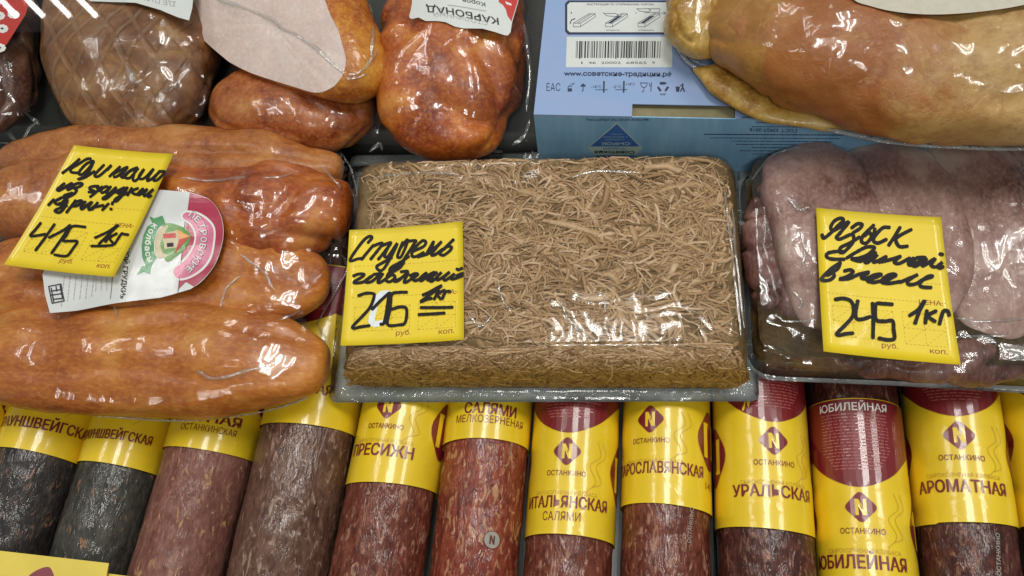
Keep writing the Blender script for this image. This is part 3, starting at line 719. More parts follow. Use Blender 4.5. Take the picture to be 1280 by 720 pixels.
poly(e, zz((150,205),(175,215),(215,200),(230,240),(200,255),(185,282),(172,330),(172,380),(186,410),(160,450),(150,492),(120,480),(84,496),(110,455),(130,450),(115,410),(110,350),(120,300),(140,255),(165,240)), LFm, .020, 3, 5)
poly(e, rounded(zz((225,240),(270,240),(330,265),(350,300),(335,350),(300,385),(240,430),(215,400),(190,380),(205,330),(200,280)), 3), LFm, .024, 4)
poly(e, rounded(zz((205,262),(245,250),(225,290),(205,340),(215,385),(240,400),(200,412),(180,385),(180,320),(190,285)), 3), LFm, .030, 5)
poly(e, zz((215,290),(290,272),(297,355),(225,368)), LFm, .034, 5)
poly(e, zz((218,292),(280,286),(282,310),(220,316)), LFm, .040, 6)
poly(e, zz((285,268),(348,300),(296,318)), LFm, .040, 7); poly(e, zz((296,318),(348,300),(272,392),(284,360)), LFm, .041, 6)
poly(e, zz((236,338),(268,334),(270,354),(238,358)), LFm, .040, 8)
def arc_text(acc, s, pts, h, mi, off, bold=.03, side=1):
    P_ = catmull(pts, 12); L = [0]
    for q, r in zip(P_, P_[1:]): L.append(L[-1]+(r-q).length)
    tot = L[-1]
    for i, chh in enumerate(s):
        d = tot*(i+.08)/len(s); d2 = tot*(i+.86)/len(s)
        def pt(x):
            for k in range(len(L)-1):
                if x <= L[k+1]: return P_[k].lerp(P_[k+1], (x-L[k])/(L[k+1]-L[k]))
            return P_[-1]
        a_, b_ = pt(d), pt(d2); text_px(acc, chh, a_, b_, h, LFm, off, mi, bold)
arc_text(e, 'ПЕТРОВСКИЕ', zz((340,200),(385,235),(402,285),(400,335),(378,400),(320,470)), 8.2, 8, .040, .05)
arc_text(e, 'ПЕТРОВСКИЕ', zz((341,199),(386,234),(403,284),(401,334),(379,399),(321,469)), 7.6, 1, .046, .015)
arc_text(e, 'колбасы', zz((172,236),(140,290),(128,350),(132,400),(148,440)), 7.2, 1, .030, .03)
text_px(e, 'КУРИНОЙ ГРУДКИ»', (158.5, 286), (151, 374), 6.0, LFm, .02, 8, .02)
for p_, q_ in (((143, 318), (139, 374)), ((232, 270), (222, 366))): stroke(e, [p_, q_], .6, LFm, .02, 8)
rng = random.Random(4)
for i in range(6):
    x = 80+i*7.4; y = 345-i*.2
    while y < 378-i*1.4:
        l = rng.uniform(2, 6); stroke(e, [(x-(y-345)*.1, y), (x-(y+l-345)*.1, y+l)], .75, LFm, .018, 9); y += l+1.4
for i in range(3):
    x = 120+i*7; y = 342
    while y < 362: l = rng.uniform(2, 5); stroke(e, [(x, y), (x-.5, y+l)], .7, LFm, .018, 9); y += l+1.3
for st_ in ([(61,358),(76,355),(80,376),(65,379),(61,358)], [(64,364),(76,362)], [(64,369),(78,367)], [(67,374),(78,373)], [(64,360),(67,377)], [(70,358),(71,364)], [(75,357),(78,372)]):
    for u, v in zip(st_, st_[1:]): stroke(e, [u, v], 1.5, LFm, .018+rng.random()*.004, 8)
e.build('logo_print', [LP_, WHITE_INK, LPk, LG, LGd, LBe, LRd, LOr, LBk, GREYINK], lab)

c1 = [(95, 184), (219, 195), (146, 349), (8, 333)]
price_card('yellow price card reading 415 with slanted handwriting, on the chicken bag', c1, lift_plane(c1, [bagf, lab], (0, 0), .14), T1, None, 'handwritten yellow price cards')
# raised whitish ridges laid along the bag's creases as its highlights
cr = 0
for pts in ([(245,463),(270,473),(310,463),(352,452)], [(335,470),(365,474),(390,465)], [(228,222),(262,226),(300,222),(345,222),(375,213)], [(300,318),(330,340),(342,362)],
            [(142,382),(147,396)], [(275,385),(283,360),(300,345)], [(350,400),(372,390),(392,372)]):
    def onfilm(p):
        d = ray(*p); h = bvb.ray_cast(CAM, d.normalized()); return (h[0] if h[0] is not None else at(*p, 5.5))+Vector((0, 0, .02))
    tube_path('bag_crease_glint', [onfilm(p) for p in pts], 0.090, CREASE_GLINT, ch, 8, .04, .25)

for pts in ([(398,205),(424,232),(438,262)], [(410,300),(428,320),(436,335)], [(388,352),(404,366),(424,352)], [(392,398),(404,420),(406,450)], [(380,372),(396,388),(410,380)]):
    tube_path('bag_crease_glint', [onfilm(p) for p in pts], 0.085, CREASE_GLINT, ch, 8, .05, .25)
for pts in (((425, 188), (440, 215), (447, 255), (440, 320), (415, 372), (395, 405)), ((412, 440), (402, 480), (360, 506), (250, 525), (100, 517), (-60, 490)), ((-10, 178), (60, 180), (130, 176))):
    tube_path('bag_edge', [at(*p, 5.66) for p in pts], .06, SEAM, ch, 6, .05, .6)

# ================================================================== middle: tray of shredded beef aspic
tr = thing('aspic_tray', 'clear vacuum tray of shredded beef aspic, the block of brown strands', 'packaged meat', at(680, 350, 5.02))
zt, zbse = 8.9, 5.36
topc = [at(*p, zt) for p in ((458, 206), (902, 197), (917, 427), (444, 431))]
def inset(C, d):
    m = sum(C, Vector())/4; return [c+Vector((math.copysign(d, c.x-m.x), math.copysign(d, c.y-m.y), 0)) for c in C]
def rrect(C, r, n=6):
    out = []
    for i in range(4):
        p, q, s = C[i-1], C[i], C[(i+1) % 4]; e0 = q+(p-q).normalized()*r; e1 = q+(s-q).normalized()*r
        for u in range(n+1):
            t = u/n; out.append(e0.lerp(q, t).lerp(q.lerp(e1, t), t))
    return out
def loft(rings, cap0=True, cap1=True):
    n = len(rings[0]); vs = [v for r in rings for v in r]; fs = []
    for i in range(len(rings)-1):
        for k in range(n): fs.append([i*n+k, i*n+(k+1) % n, (i+1)*n+(k+1) % n, (i+1)*n+k])
    if cap0: fs.append(list(range(n))[::-1])
    if cap1: fs.append([(len(rings)-1)*n+k for k in range(n)])
    return vs, fs
def setz(L, z): return [Vector((p.x, p.y, z)) for p in L]
M_JEL = meat('aspic_jelly', [(.085, .052, .016), (.17, .105, .036), (.26, .165, .065)], .8, coat=.0, rough=.8, sss=.0)
R_out = rrect(inset(topc, .38), 1.2); R_top = rrect(topc, 1.1); R_mid = rrect(inset(topc, .28), 1.2); R_bot = rrect(inset(topc, .95), 1.3)
def prof(h): return 1.2*math.sin(h*math.pi/2)**1.1, (zt-.15)-(zt-.15-zbse)*(1-math.cos(h*math.pi/2))**.9
jel = link('aspic_block', *loft([setz(rrect(inset(topc, prof(h)[0]), 1.25), prof(h)[1]) for h in (1, .92, .82, .7, .58, .45, .32, .2, .1, 0)]), M_JEL, tr)
# strands
ms, nt, pb = nodes('beef_strands'); at_ = N(nt, 'ShaderNodeAttribute', attribute_name='tone')
cst = ramp(nt, at_.outputs['Fac'], [(0, (.17, .095, .034)), (.3, (.37, .22, .10)), (.65, (.56, .36, .19)), (1, (.74, .53, .34))])
fz = nz(nt, coords(nt), 5, 4); cst = mix(nt, mth(nt, 'MULTIPLY', ramp(nt, fz, [(.4, (0, 0, 0)), (.7, (1, 1, 1))]), .35), cst, (.20, .10, .035))
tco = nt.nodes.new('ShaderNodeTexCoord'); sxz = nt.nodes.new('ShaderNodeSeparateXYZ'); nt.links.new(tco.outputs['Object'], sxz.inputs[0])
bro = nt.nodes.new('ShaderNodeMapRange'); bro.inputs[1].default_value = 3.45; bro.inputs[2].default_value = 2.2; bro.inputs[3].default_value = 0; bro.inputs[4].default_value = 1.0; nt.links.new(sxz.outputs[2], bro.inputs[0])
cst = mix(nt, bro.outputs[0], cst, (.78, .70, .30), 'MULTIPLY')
nt.links.new(cst, pb.inputs['Base Color']); pb.inputs['Roughness'].default_value = .5; pb.inputs['Specular IOR Level'].default_value = .35
nt.links.new(bump(nt, nz(nt, coords(nt), 8, 3), .5, .03), pb.inputs['Normal'])
M_STR = ms
rng = random.Random(11)
A, B, Cc, D = topc
def topuv(u, v): return (A*(1-u)+B*u)*(1-v)+(D*(1-u)+Cc*u)*v
sv = []; sf = []; tones = []
def strand(pts, r, tone, up):
    n = len(pts); k0 = len(sv)
    for i, p in enumerate(pts):
        t = (pts[min(i+1, n-1)]-pts[max(0, i-1)]).normalized(); s = t.cross(up).normalized(); u = s.cross(t)
        q = r*math.sin(math.pi*(i+.7)/(n+.4))**.6
        for k in range(5):
            a_ = 2*math.pi*k/5; sv.append(p+s*math.cos(a_)*q*1.25+u*math.sin(a_)*q*.7); tones.append(tone)
    for i in range(n-1):
        for k in range(5): sf.append([k0+i*5+k, k0+i*5+(k+1) % 5, k0+(i+1)*5+(k+1) % 5, k0+(i+1)*5+k])
for q in range(9500):
    u, v = rng.uniform(-.01, 1.01), rng.uniform(-.01, 1.01); p = topuv(u, v)
    base = noise.noise(Vector((p.x*.22, p.y*.22, 3)))*3.4+noise.noise(Vector((p.x*.6, p.y*.6, 8)))*1.9+rng.gauss(0, .38)+rng.choice((0, 0, 0, 1.2))
    L = rng.uniform(1.6, 6.0); curv = rng.gauss(0, .8); n = 9; pts = []; x = p.copy(); a_ = base
    lay = rng.random()**.8
    z0 = min(zt-.03, zt-.36+lay*.34+.16*noise.noise((p.x*.5, p.y*.5, 1)))
    for i in range(n):
        zz_ = z0+.07*math.sin(i*.9+q)-.05*abs(i-3)
        if inside((x.x, x.y), R_top): pts.append(Vector((x.x, x.y, zz_)))
        elif inside((x.x, x.y), R_out): pts.append(Vector((x.x, x.y, zz_-.16)))
        a_ += curv*.35+rng.gauss(0, .18); x = x+Vector((math.cos(a_), math.sin(a_)*.8, 0))*(L/n)
    if len(pts) > 3: strand(pts, (.028+.062*rng.random()**1.8)*(2.2 if rng.random() < .05 else 1), min(1, max(0, .02+lay*.62+rng.gauss(0, .22))), Vector((0, 0, 1)))  # deeper strands get a darker tone: shade between strands put into colour
for q in range(3300):                                   # strands showing in the front wall
    u = rng.uniform(.01, .99); h = rng.random()
    p = (D*(1-u)+Cc*u); nrm = Vector((0, -1, .25)).normalized()
    def wall(uu, hh):
        o_, z_ = prof(hh); b = D*(1-uu)+Cc*uu
        return Vector((b.x+(uu-.5)*2*o_, b.y-o_-.04, z_+.05))
    L = rng.uniform(.8, 2.6); a_ = rng.gauss(0, .7)+rng.choice((0, math.pi)); pts = []; uu, hh = u, h*.96; W = (Cc-D).length; cv = rng.gauss(0, .5)
    for i in range(7):
        if 0 <= hh <= .95 and .0 < uu < 1: pts.append(wall(uu, hh)+nrm*rng.uniform(-.01, .08))
        a_ += cv*.35+rng.gauss(0, .2); uu += math.cos(a_)*L/7/W; hh += math.sin(a_)*L/7/3.2
    if len(pts) > 3: strand(pts, .024+.055*rng.random()**1.6, min(1, max(0, rng.gauss(.5, .25))), nrm)
n_top = 0
strands = link('meat_strands', sv, sf, M_STR, jel)
at2 = strands.data.attributes.new('tone', 'FLOAT', 'POINT'); at2.data.foreach_set('value', tones)
# tray shell: rim sheet with a ribbed band
FL = film('tray_plastic', (.78, .87, .87), .58, .14, .10, 1.2, 1.5, .3)
rim = [at(*p, 5.29) for p in ((440, 197), (934, 190), (946, 499), (414, 501))]
rr = rrect(rim, .5, 4); wob = lambda p, z: Vector((p.x+.04*noise.noise(p*.9), p.y+.05*noise.noise(p*.7+Vector((4, 0, 0))), z+.05*noise.noise(p*.5)))
vs, fs = loft([[wob(p, 5.26) for p in rr], [wob(p, 5.31) for p in rr], [wob(p, 5.33) for p in rrect(inset(rim, -.12), .5, 4)], setz(rrect(inset(topc, 1.25), 1.4, 4), 5.31), setz(rrect(inset(topc, 1.0), 1.4, 4), 5.44)], True, False)
rimo = link('tray_rim', vs, fs, FL, tr)
rib = Acc()
for (p_, q_) in ((rim[3], rim[2]), (rim[2], rim[1])):
    n_ = int((q_-p_).length/.13); d = (q_-p_)/n_; inw = (sum(rim, Vector())/4-(p_+q_)/2).normalized(); inw = Vector((-d.y, d.x, 0)).normalized()*.75
    for i in range(4, n_-4):
        b0 = p_+d*i+inw*.25; b0.z = 5.36; c_ = b0+inw*.8+d*.8; t_ = d*.3
        rib.add([b0-t_, b0+t_, c_+t_, c_-t_], [[0, 1, 2, 3]], 0)
rib.build('seal_band', [film('tray_ribs', (.9, .93, .93), .35, .1, .2, 3, 1.5)], rimo)
VAC = film('vacuum_film', (.98, .98, .97), .008, .085, .18, .38, .85, .6)
TIGHT = film('tight_film', (.98, .98, .97), .010, .08, .06, .34, .62, .5)
vac = drape('cover_film', rrect(inset(rim, -.15), .5, 6), 5.38, [jel], TIGHT, tr, .17, 12, .22, .03, .7, 9)
bvv = bvh_of([vac])
def on(bv, p, z=5.5, up=.02):
    d = ray(*p); h = bv.ray_cast(CAM, d.normalized()); return (h[0] if h[0] is not None else at(*p, z))+Vector((0, 0, up))
for pts in ([(622,352),(627,372),(640,392)], [(700,375),(712,400),(735,422)],
            [(905,235),(913,300),(921,370),(926,420)], [(915,260),(921,330),(930,410)], [(585,392),(600,408),(615,395)], [(470,222),(520,216),(575,218)], [(715,222),(745,214),(800,216)], [(755,370),(757,390)]):
    tube_path('film_crease_glint', [on(bvv, p) for p in pts], 0.080, CREASE_GLINT, tr, 8, .04, .25)
c2 = [(438, 290), (579, 279), (581, 427), (427, 434)]
price_card('yellow price card reading 215 with a white correction, on the aspic tray', c2, lift_plane(c2, [vac], (0, 0), .12), T2, None, 'handwritten yellow price cards', COR2)

# ================================================================== right: tray of pork tongue
M_TG = meat('boiled_tongue', [(.13, .050, .042), (.27, .135, .115), (.37, .215, .185), (.50, .35, .29)], .24, (1.1, .75, 1), (0, 0, -.45), coat=.3, bumps=.35, wrinkle=.2, sss=.03, patch=((.54, .40, .32), .22, .58))
M_TG2 = meat('boiled_tongue_dark', [(.06, .018, .016), (.13, .048, .040), (.20, .088, .072), (.29, .16, .12)], .4, (2, .6, 1), (0, 0, -.3), coat=.3, bumps=.6, wrinkle=.2, sss=.03)
M_JD = meat('dark_jelly', [(.05, .030, .012), (.13, .075, .026), (.25, .15, .055)], .5, coat=1, sss=0)
tg = thing('tongue_tray', 'clear tray of purple pink pork tongue in dark jelly', 'packaged meat', at(1120, 330, 5.02))
tc = [at(*p, 7.6) for p in ((950, 203), (1420, 195), (1420, 450), (962, 434))]
tj = link('jelly_block', *loft([setz(rrect(inset(tc, .75), 1.5), 5.36), setz(rrect(inset(tc, .5), 1.5), 6.4), setz(rrect(tc, 1.5), 7.2), setz(rrect(inset(tc, -.5), 1.4), 7.6)]), M_JD, tg)
tongs = [
 lump('tongue', [(P(965, 225, 7.0), 1.6, 1.1), (P(972, 280, 7.1), 1.9, 1.3), (P(978, 350, 7.0), 1.9, 1.2), (P(1010, 415, 6.7), 1.7, 1.0)], M_TG2, tg, amp=.4, ns=.5, seed=11, fold=.4, fs=.5, endp=.35),
 lump('tongue', [(P(978, 190, 7.6), 2.6, .9), (P(1014, 230, 8.1), 3.0, 1.1), (P(1040, 320, 8.1), 2.9, 1.1), (P(1030, 415, 7.5), 2.3, .9)], M_TG, tg, amp=.16, ns=.3, seed=12, fold=.05, fs=.3, power=3.6, endp=.30, groove=((52, .16, .05), (74, .13, .06), (104, .16, .05), (126, .12, .05))),
 lump('tongue', [(P(1058, 194, 7.5), 2.1, .9), (P(1116, 226, 7.95), 2.6, 1.1), (P(1148, 320, 7.95), 2.65, 1.1), (P(1124, 420, 7.35), 2.1, .9)], M_TG, tg, amp=.16, ns=.3, seed=13, fold=.05, fs=.3, power=3.6, endp=.30, groove=((52, .16, .05), (74, .13, .06), (105, .16, .05), (126, .12, .05))),
 lump('tongue', [(P(1142, 192, 7.3), 2.1, .9), (P(1216, 228, 7.7), 2.75, 1.1), (P(1254, 320, 7.7), 2.9, 1.1), (P(1228, 424, 7.15), 2.3, .9)], M_TG, tg, amp=.16, ns=.3, seed=14, fold=.05, fs=.3, power=3.6, endp=.30, groove=((52, .16, .05), (74, .13, .06), (106, .16, .05), (126, .12, .05))),
 lump('tongue', [(P(1236, 194, 7.1), 2.2, .9), (P(1318, 236, 7.5), 2.9, 1.1), (P(1364, 330, 7.5), 3.0, 1.1), (P(1336, 428, 7.0), 2.4, .9)], M_TG, tg, amp=.16, ns=.3, seed=15, fold=.05, fs=.3, power=3.6, endp=.30, groove=((52, .16, .05), (74, .13, .06), (107, .16, .05), (126, .12, .05))),
 lump('tongue', [(P(975, 200, 6.7), 1.2, .8), (P(1150, 205, 6.8), 1.5, .9), (P(1400, 205, 6.8), 1.4, .9)], M_TG2, tg, amp=.3, ns=.6, seed=17, fold=.2, fs=.5),  # dark lump added beneath so the gaps between slices look shaded
 lump('tongue', [(P(975, 330, 6.6), 2.0, .8), (P(1150, 320, 6.8), 3.5, .9), (P(1400, 325, 6.8), 3.4, .9)], M_TG2, tg, amp=.3, ns=.6, seed=18, fold=.2, fs=.5),  # second added dark underlay, standing in for shade between the slices
 lump('tongue', [(P(1020, 432, 6.6), 1.1, .9), (P(1130, 448, 6.7), 1.3, 1.0), (P(1300, 452, 6.7), 1.3, 1.0)], M_TG2, tg, amp=.3, ns=.6, seed=16, fold=.2, fs=.5)]
M_FAT = meat('pale_fat', [(.40, .26, .20), (.52, .38, .30), (.62, .48, .39)], .6, coat=.3, sss=.05)
for sp_, dx in ((((978, 190, 7.6), (1014, 230, 8.1), (1040, 320, 8.1), (1030, 415, 7.5)), 2.75), (((1058, 194, 7.5), (1116, 226, 7.95), (1148, 320, 7.95), (1124, 420, 7.35)), 2.5), (((1142, 192, 7.3), (1216, 228, 7.7), (1254, 320, 7.7), (1228, 424, 7.15)), 2.75)):
    tube_path('fat_seam', [P(*q)+Vector((dx*(.55 if k in (0, 3) else 1), 0, .45)) for k, q in enumerate(sp_)], .22, M_FAT, tg, 10, .18, .8)
trim_ = [at(*p, 5.29) for p in ((925, 196), (1430, 190), (1430, 497), (950, 470))]
rr = rrect(trim_, .6, 4)
vs, fs = loft([[wob(p, 5.26) for p in rr], [wob(p, 5.31) for p in rr], [wob(p, 5.33) for p in rrect(inset(trim_, -.12), .6, 4)], setz(rrect(inset(tc, 1.0), 1.6, 4), 5.31), setz(rrect(inset(tc, .8), 1.6, 4), 5.44)], True, False)
trim_o = link('tray_rim', vs, fs, FL, tg)
tvac = drape('cover_film', rrect(inset(trim_, -.15), .5, 6), 5.38, [tj]+tongs, VAC, tg, .19, 24, .05, .04, .7, 21)
bvt = bvh_of([tvac])
for pts in ([(1195,398),(1230,402),(1285,398)], [(1165,425),(1200,421),(1260,420)], [(970,395),(985,402),(1020,400)], [(1000,290),(1006,310),(1003,335)], [(985,250),(1000,262),(1012,258)], [(940,225),(965,195),(1000,184)], [(990,365),(1002,375),(998,388)]):
    tube_path('film_crease_glint', [on(bvt, p) for p in pts], 0.080, CREASE_GLINT, tg, 8, .05, .25)
c3 = [(1019, 262), (1174, 274), (1198, 458), (1028, 441)]
price_card('yellow price card reading 245 with shiny streaks, on the tongue tray', c3, lift_plane(c3, [tvac], (0, .05), .12), T3, None, 'handwritten yellow price cards')

# ================================================================== back row: blue box
zx = 10.4
bx = thing('display_box', 'light blue cardboard box printed with a barcode and web address', 'box', at(820, 160, 5.0))
E0 = at(667, 143, zx); E1 = at(1010, 150, zx); ux = (E1-E0); ux.z = 0; ux.normalize(); uy = Vector((-ux.y, ux.x, 0))
def BX(a, b, z): return E0+ux*a+uy*b+Vector((0, 0, z-zx))
BLUE = nodes('box_board'); mB, nt, pb = BLUE
co = coords(nt); wv = N(nt, 'ShaderNodeTexWave'); wv.inputs['Scale'].default_value = 4.2; wv.inputs['Distortion'].default_value = .8; wv.inputs['Detail'].default_value = 2; wv.bands_direction = 'Y'; nt.links.new(co, wv.inputs[0])
ctop = ramp(nt, wv.outputs['Fac'], [(.2, (.26, .35, .60)), (.8, (.33, .43, .68))])
ctop = mix(nt, ramp(nt, nz(nt, coords(nt, .5, 2, 1), .35, 4), [(.4, (0,)*3), (.7, (1,)*3)]), ctop, (.25, .39, .64))
nt.links.new(ctop, pb.inputs['Base Color']); pb.inputs['Roughness'].default_value = .45; pb.inputs['Coat Weight'].default_value = .2
mF, nt, pb = nodes('box_front_board')
cf_ = ramp(nt, nz(nt, coords(nt, 1.6, 1, .25), .6, 5, .65), [(.36, (.22, .46, .72)), (.5, (.27, .53, .79)), (.64, (.32, .59, .83))]); nt.links.new(cf_, pb.inputs['Base Color']); pb.inputs['Roughness'].default_value = .42
CARD = plain('raw_cardboard', (.24, .21, .11), .8, 0, .15, 1.2)
W_, D_ = 22.0, 17.0
# walls with the hand slot cut in the top's front edge
a0, a1 = None, None
def top_ab(px, py):
    q = at(px, py, zx)-E0; return q.dot(ux), q.dot(uy)
s0 = top_ab(790, 142)[0]; s1 = top_ab(919, 147)[0]; sd = top_ab(850, 131)[1]
tk = .06
vs = [BX(0, 0, zx), BX(s0, 0, zx), BX(s0, sd, zx), BX(s1, sd, zx), BX(s1, 0, zx), BX(W_, 0, zx), BX(W_, D_, zx), BX(0, D_, zx)]
vs += [v-Vector((0, 0, tk)) for v in vs]
fs = [[0, 1, 2, 7], [2, 3, 6, 7], [3, 4, 5, 6]]; fs += [[i+8 for i in f[::-1]] for f in fs]
for i in range(8): fs.append([i, (i+1) % 8, (i+1) % 8+8, i+8][::-1])
link('box_lid', vs, fs, mB, bx, False)
def wall(a, b, inn):
    vs = [a, b, Vector((b.x, b.y, 5.02)), Vector((a.x, a.y, 5.02))]; vs += [v+inn for v in vs]
    return vs, [[0, 3, 2, 1], [4, 5, 6, 7], [0, 1, 5, 4], [1, 2, 6, 5], [2, 3, 7, 6], [3, 0, 4, 7]]
q = .001; acc = Acc()
acc.add(*wall(BX(0, 0, zx-tk), BX(W_, 0, zx-tk), uy*.06)); fr_wall = acc.build('box_front', [mF], bx)
acc = Acc()
for wq in (wall(BX(0, D_, zx-tk), BX(0, .06, zx-tk), ux*.06), wall(BX(W_, D_, zx-tk), BX(W_, .06, zx-tk), -ux*.06), wall(BX(.06, D_, zx-tk), BX(W_-.06, D_, zx-tk), -uy*.06)):
    acc = Acc(); acc.add(*wq); acc.build('box_side', [mF], bx)
acc = Acc(); acc.add([BX(s0-.3, .12, zx-.28), BX(s1+.3, .12, zx-.28), BX(s1+.3, sd+.6, zx-.34), BX(s0-.3, sd+.6, zx-.34)], [[0, 1, 2, 3]])
acc.add([BX(s0-.3, .12, zx-.28), BX(s1+.3, .12, zx-.28), BX(s1+.3, .12, zx-1.5), BX(s0-.3, .12, zx-1.5)], [[0, 1, 2, 3]]); acc.build('inner_flap', [CARD], bx)
TOP = plane_map(Vector((0, 0, zx)), Vector((0, 0, 1)))
NAVY = plain('navy_print', (.022, .028, .075), .5); PALE = plain('pale_print', (.66, .69, .66), .45, .1, .03); BLU2 = plain('royal_blue_print', (.05, .17, .52), .4); PGRN = plain('pale_green_print', (.48, .66, .62), .45)
lidp = Acc(); k_ = 5.5375
def zb(x, y): return (690+x/k_, y/k_)
def rr2(x0, y0, x1, y1, r):
    return [Vector(zb(x, y)) for x, y in ((x0+r, y0), (x1-r, y0), (x1, y0+r), (x1, y1-r), (x1-r, y1), (x0+r, y1), (x0, y1-r), (x0, y0+r))]
poly(lidp, rr2(90, 3, 900, 240, 22), TOP, .006, 0); poly(lidp, rr2(106, 17, 886, 224, 18), TOP, .012, 1)
poly(lidp, [zb(103, 255), zb(832, 255), zb(832, 466), zb(96, 466)], TOP, .006, 1)
rng = random.Random(3); x = 168
while x < 752:
    ww = rng.choice((2.6, 2.6, 5, 8, 11)); 
    poly(lidp, [zb(x, 285), zb(x+ww, 285), zb(x+ww-4, 402 if rng.random() > .1 else 412), zb(x-4, 402)], TOP, .012, 2); x += ww+rng.choice((3, 4, 6, 9))
for s, x0, x1 in (('1', 203, 211), ('46', 252, 302), ('20002', 340, 476), ('68565', 514, 654), ('9', 692, 712)): text_px(lidp, s, zb(x0, 443), zb(x1, 443), 17/k_, TOP, .012, 2, .0)
text_px(lidp, 'www.советские-традиции.рф', zb(82, 523), zb(832, 529), 32/k_, TOP, .012, 0, .03)
text_px(lidp, 'ИНСТРУКЦИЯ ПО ОТКРЫВАНИЮ КОРОБА', zb(240, 38), zb(706, 38), 13/k_, TOP, .018, 0, .01)
text_px(lidp, 'открыть', zb(375, 214), zb(470, 214), 9/k_, TOP, .018, 0, .01); text_px(lidp, 'оторвать', zb(598, 214), zb(706, 214), 9/k_, TOP, .018, 0, .01)
def ln(*p, wd=.55, mi=0, o=.018):
    for u, v in zip(p, p[1:]): stroke(lidp, [zb(*u), zb(*v)], wd, TOP, o, mi)
for dx, opened in ((0, 0), (222, 1), (447, 2)):
    A_ = [(148+dx, 162), (196+dx, 162), (196+dx, 187), (148+dx, 187), (148+dx, 162)]; ln(*A_)
    ln((148+dx, 162), (255+dx, 97), (300+dx, 97), (196+dx, 162)); ln((300+dx, 97), (300+dx, 118), (196+dx, 187)); ln((172+dx, 162), (272+dx, 97))
    if opened: poly(lidp, [zb(165+dx, 160), zb(190+dx, 160), zb(262+dx, 112), zb(235+dx, 112)], TOP, .016, 0)
    if opened: y = 95 if opened == 1 else 62; ln((360+(dx-222), y), (440+(dx-222), y), (460+(dx-222), y+10), (440+(dx-222), y+22), (380+(dx-222), y+16), (360+(dx-222), y))
    text_px(lidp, str(opened+1), zb(130+dx, 96), zb(137+dx, 96), 12/k_, TOP, .018, 0, 0)
ln((160, 130), (135, 140), (125, 165), wd=1.2); ln((585, 62), (745, 62), (745, 88), (640, 90)); ln((755, 92), (785, 92), (772, 82)); ln((785, 92), (772, 102))
# handling symbols under the address
text_px(lidp, 'ЕАС', zb(-38, 630), zb(58, 630), 54/k_, TOP, .012, 0, -.005)
poly(lidp, [zb(108, 612), zb(138, 612), zb(138, 634), zb(108, 634)], TOP, .012, 0); ln((112, 610), (112, 598), (132, 594), (134, 602), wd=.8); text_px(lidp, '18°', zb(130, 588), zb(160, 588), 14/k_, TOP, .012, 0, .0)
ln((215, 580), (215, 628), (208, 632), wd=1.0); poly(lidp, [zb(196, 600), zb(203, 586), zb(215, 580), zb(228, 586), zb(236, 600)], TOP, .012, 0)
text_px(lidp, '-18°С', zb(270, 610), zb(342, 610), 18/k_, TOP, .012, 0, 0); ln((300, 622), (385, 622), wd=.6); ln((360, 565), (358, 638), wd=2.0)
text_px(lidp, '-2°С', zb(420, 610), zb(480, 610), 18/k_, TOP, .012, 0, 0); ln((440, 622), (520, 622), wd=.6); ln((498, 565), (496, 638), wd=2.0); text_px(lidp, '+18°С', zb(510, 592), zb(574, 592), 18/k_, TOP, .012, 0, 0)
ln((612, 575), (620, 600), (636, 608), (652, 600), (660, 575), (612, 575), wd=.7); ln((636, 608), (636, 632), (622, 636), wd=.7); ln((688, 572), (684, 632), wd=1.0); ln((672, 574), (676, 596), (690, 596), wd=.7)
for i in range(3):
    an = math.radians(90+120*i); cx, cy = 768+30*math.cos(an), 603-26*math.sin(an); d1 = math.radians(an*0+120*i)
    t_ = Vector((math.cos(math.radians(120*i)), -math.sin(math.radians(120*i))*.8)); n_ = Vector((-t_.y, t_.x))
    c_ = Vector((cx, cy)); pts = [c_-t_*22-n_*9, c_+t_*12-n_*9, c_+t_*28, c_+t_*12+n_*9, c_-t_*22+n_*9]; poly(lidp, [zb(*p) for p in pts], TOP, .012+.002*i, 0)
text_px(lidp, 'PAP', zb(750, 660), zb(788, 660), 13/k_, TOP, .012, 0, .02)
poly(lidp, [zb(855, 600), zb(885, 600), zb(880, 636), zb(860, 636)], TOP, .012, 0); ln((905, 580), (905, 605), (890, 632), wd=1.6); ln((905, 605), (916, 634), wd=1.5); ln((905, 588), (888, 596), wd=1.2)
lidp.build('lid_print', [NAVY, PALE, BLACK], bx)
FRO = plane_map(E0, -uy); fp = Acc(); k2 = 6.4
def zf(x, y): return (660+x/k2, 125+y/k2)
poly(fp, [zf(712, 176), zf(918, 381), zf(712, 586), zf(472, 382)], FRO, .008, 0); poly(fp, [zf(712, 190), zf(893, 370), zf(498, 370)], FRO, .016, 1); poly(fp, [zf(540, 440), zf(868, 440), zf(712, 572)], FRO, .016, 1)
def up_txt(s, xr, xl, y, h, mi, bold=.02, o=.022): text_px(fp, s, zf(xr, y), zf(xl, y), h/k2, FRO, o, mi, bold)
up_txt('СЫРОК', 815, 585, 336, 22, 0, .03); up_txt('ТРАДИЦИИ', 785, 605, 378, 16, 1, .01); up_txt('Советские', 852, 530, 404, 26, 2, .03)
up_txt('сладкий', 770, 620, 310, 12, 0, 0); up_txt('с ванилином', 795, 600, 290, 11, 0, 0); up_txt('творожный', 760, 665, 268, 10, 0, 0)
up_txt('ВЫСОКОЕ КАЧЕСТВО (РЕЦЕПТУРА)', 965, 468, 148, 17, 3, .01)
rng = random.Random(8)
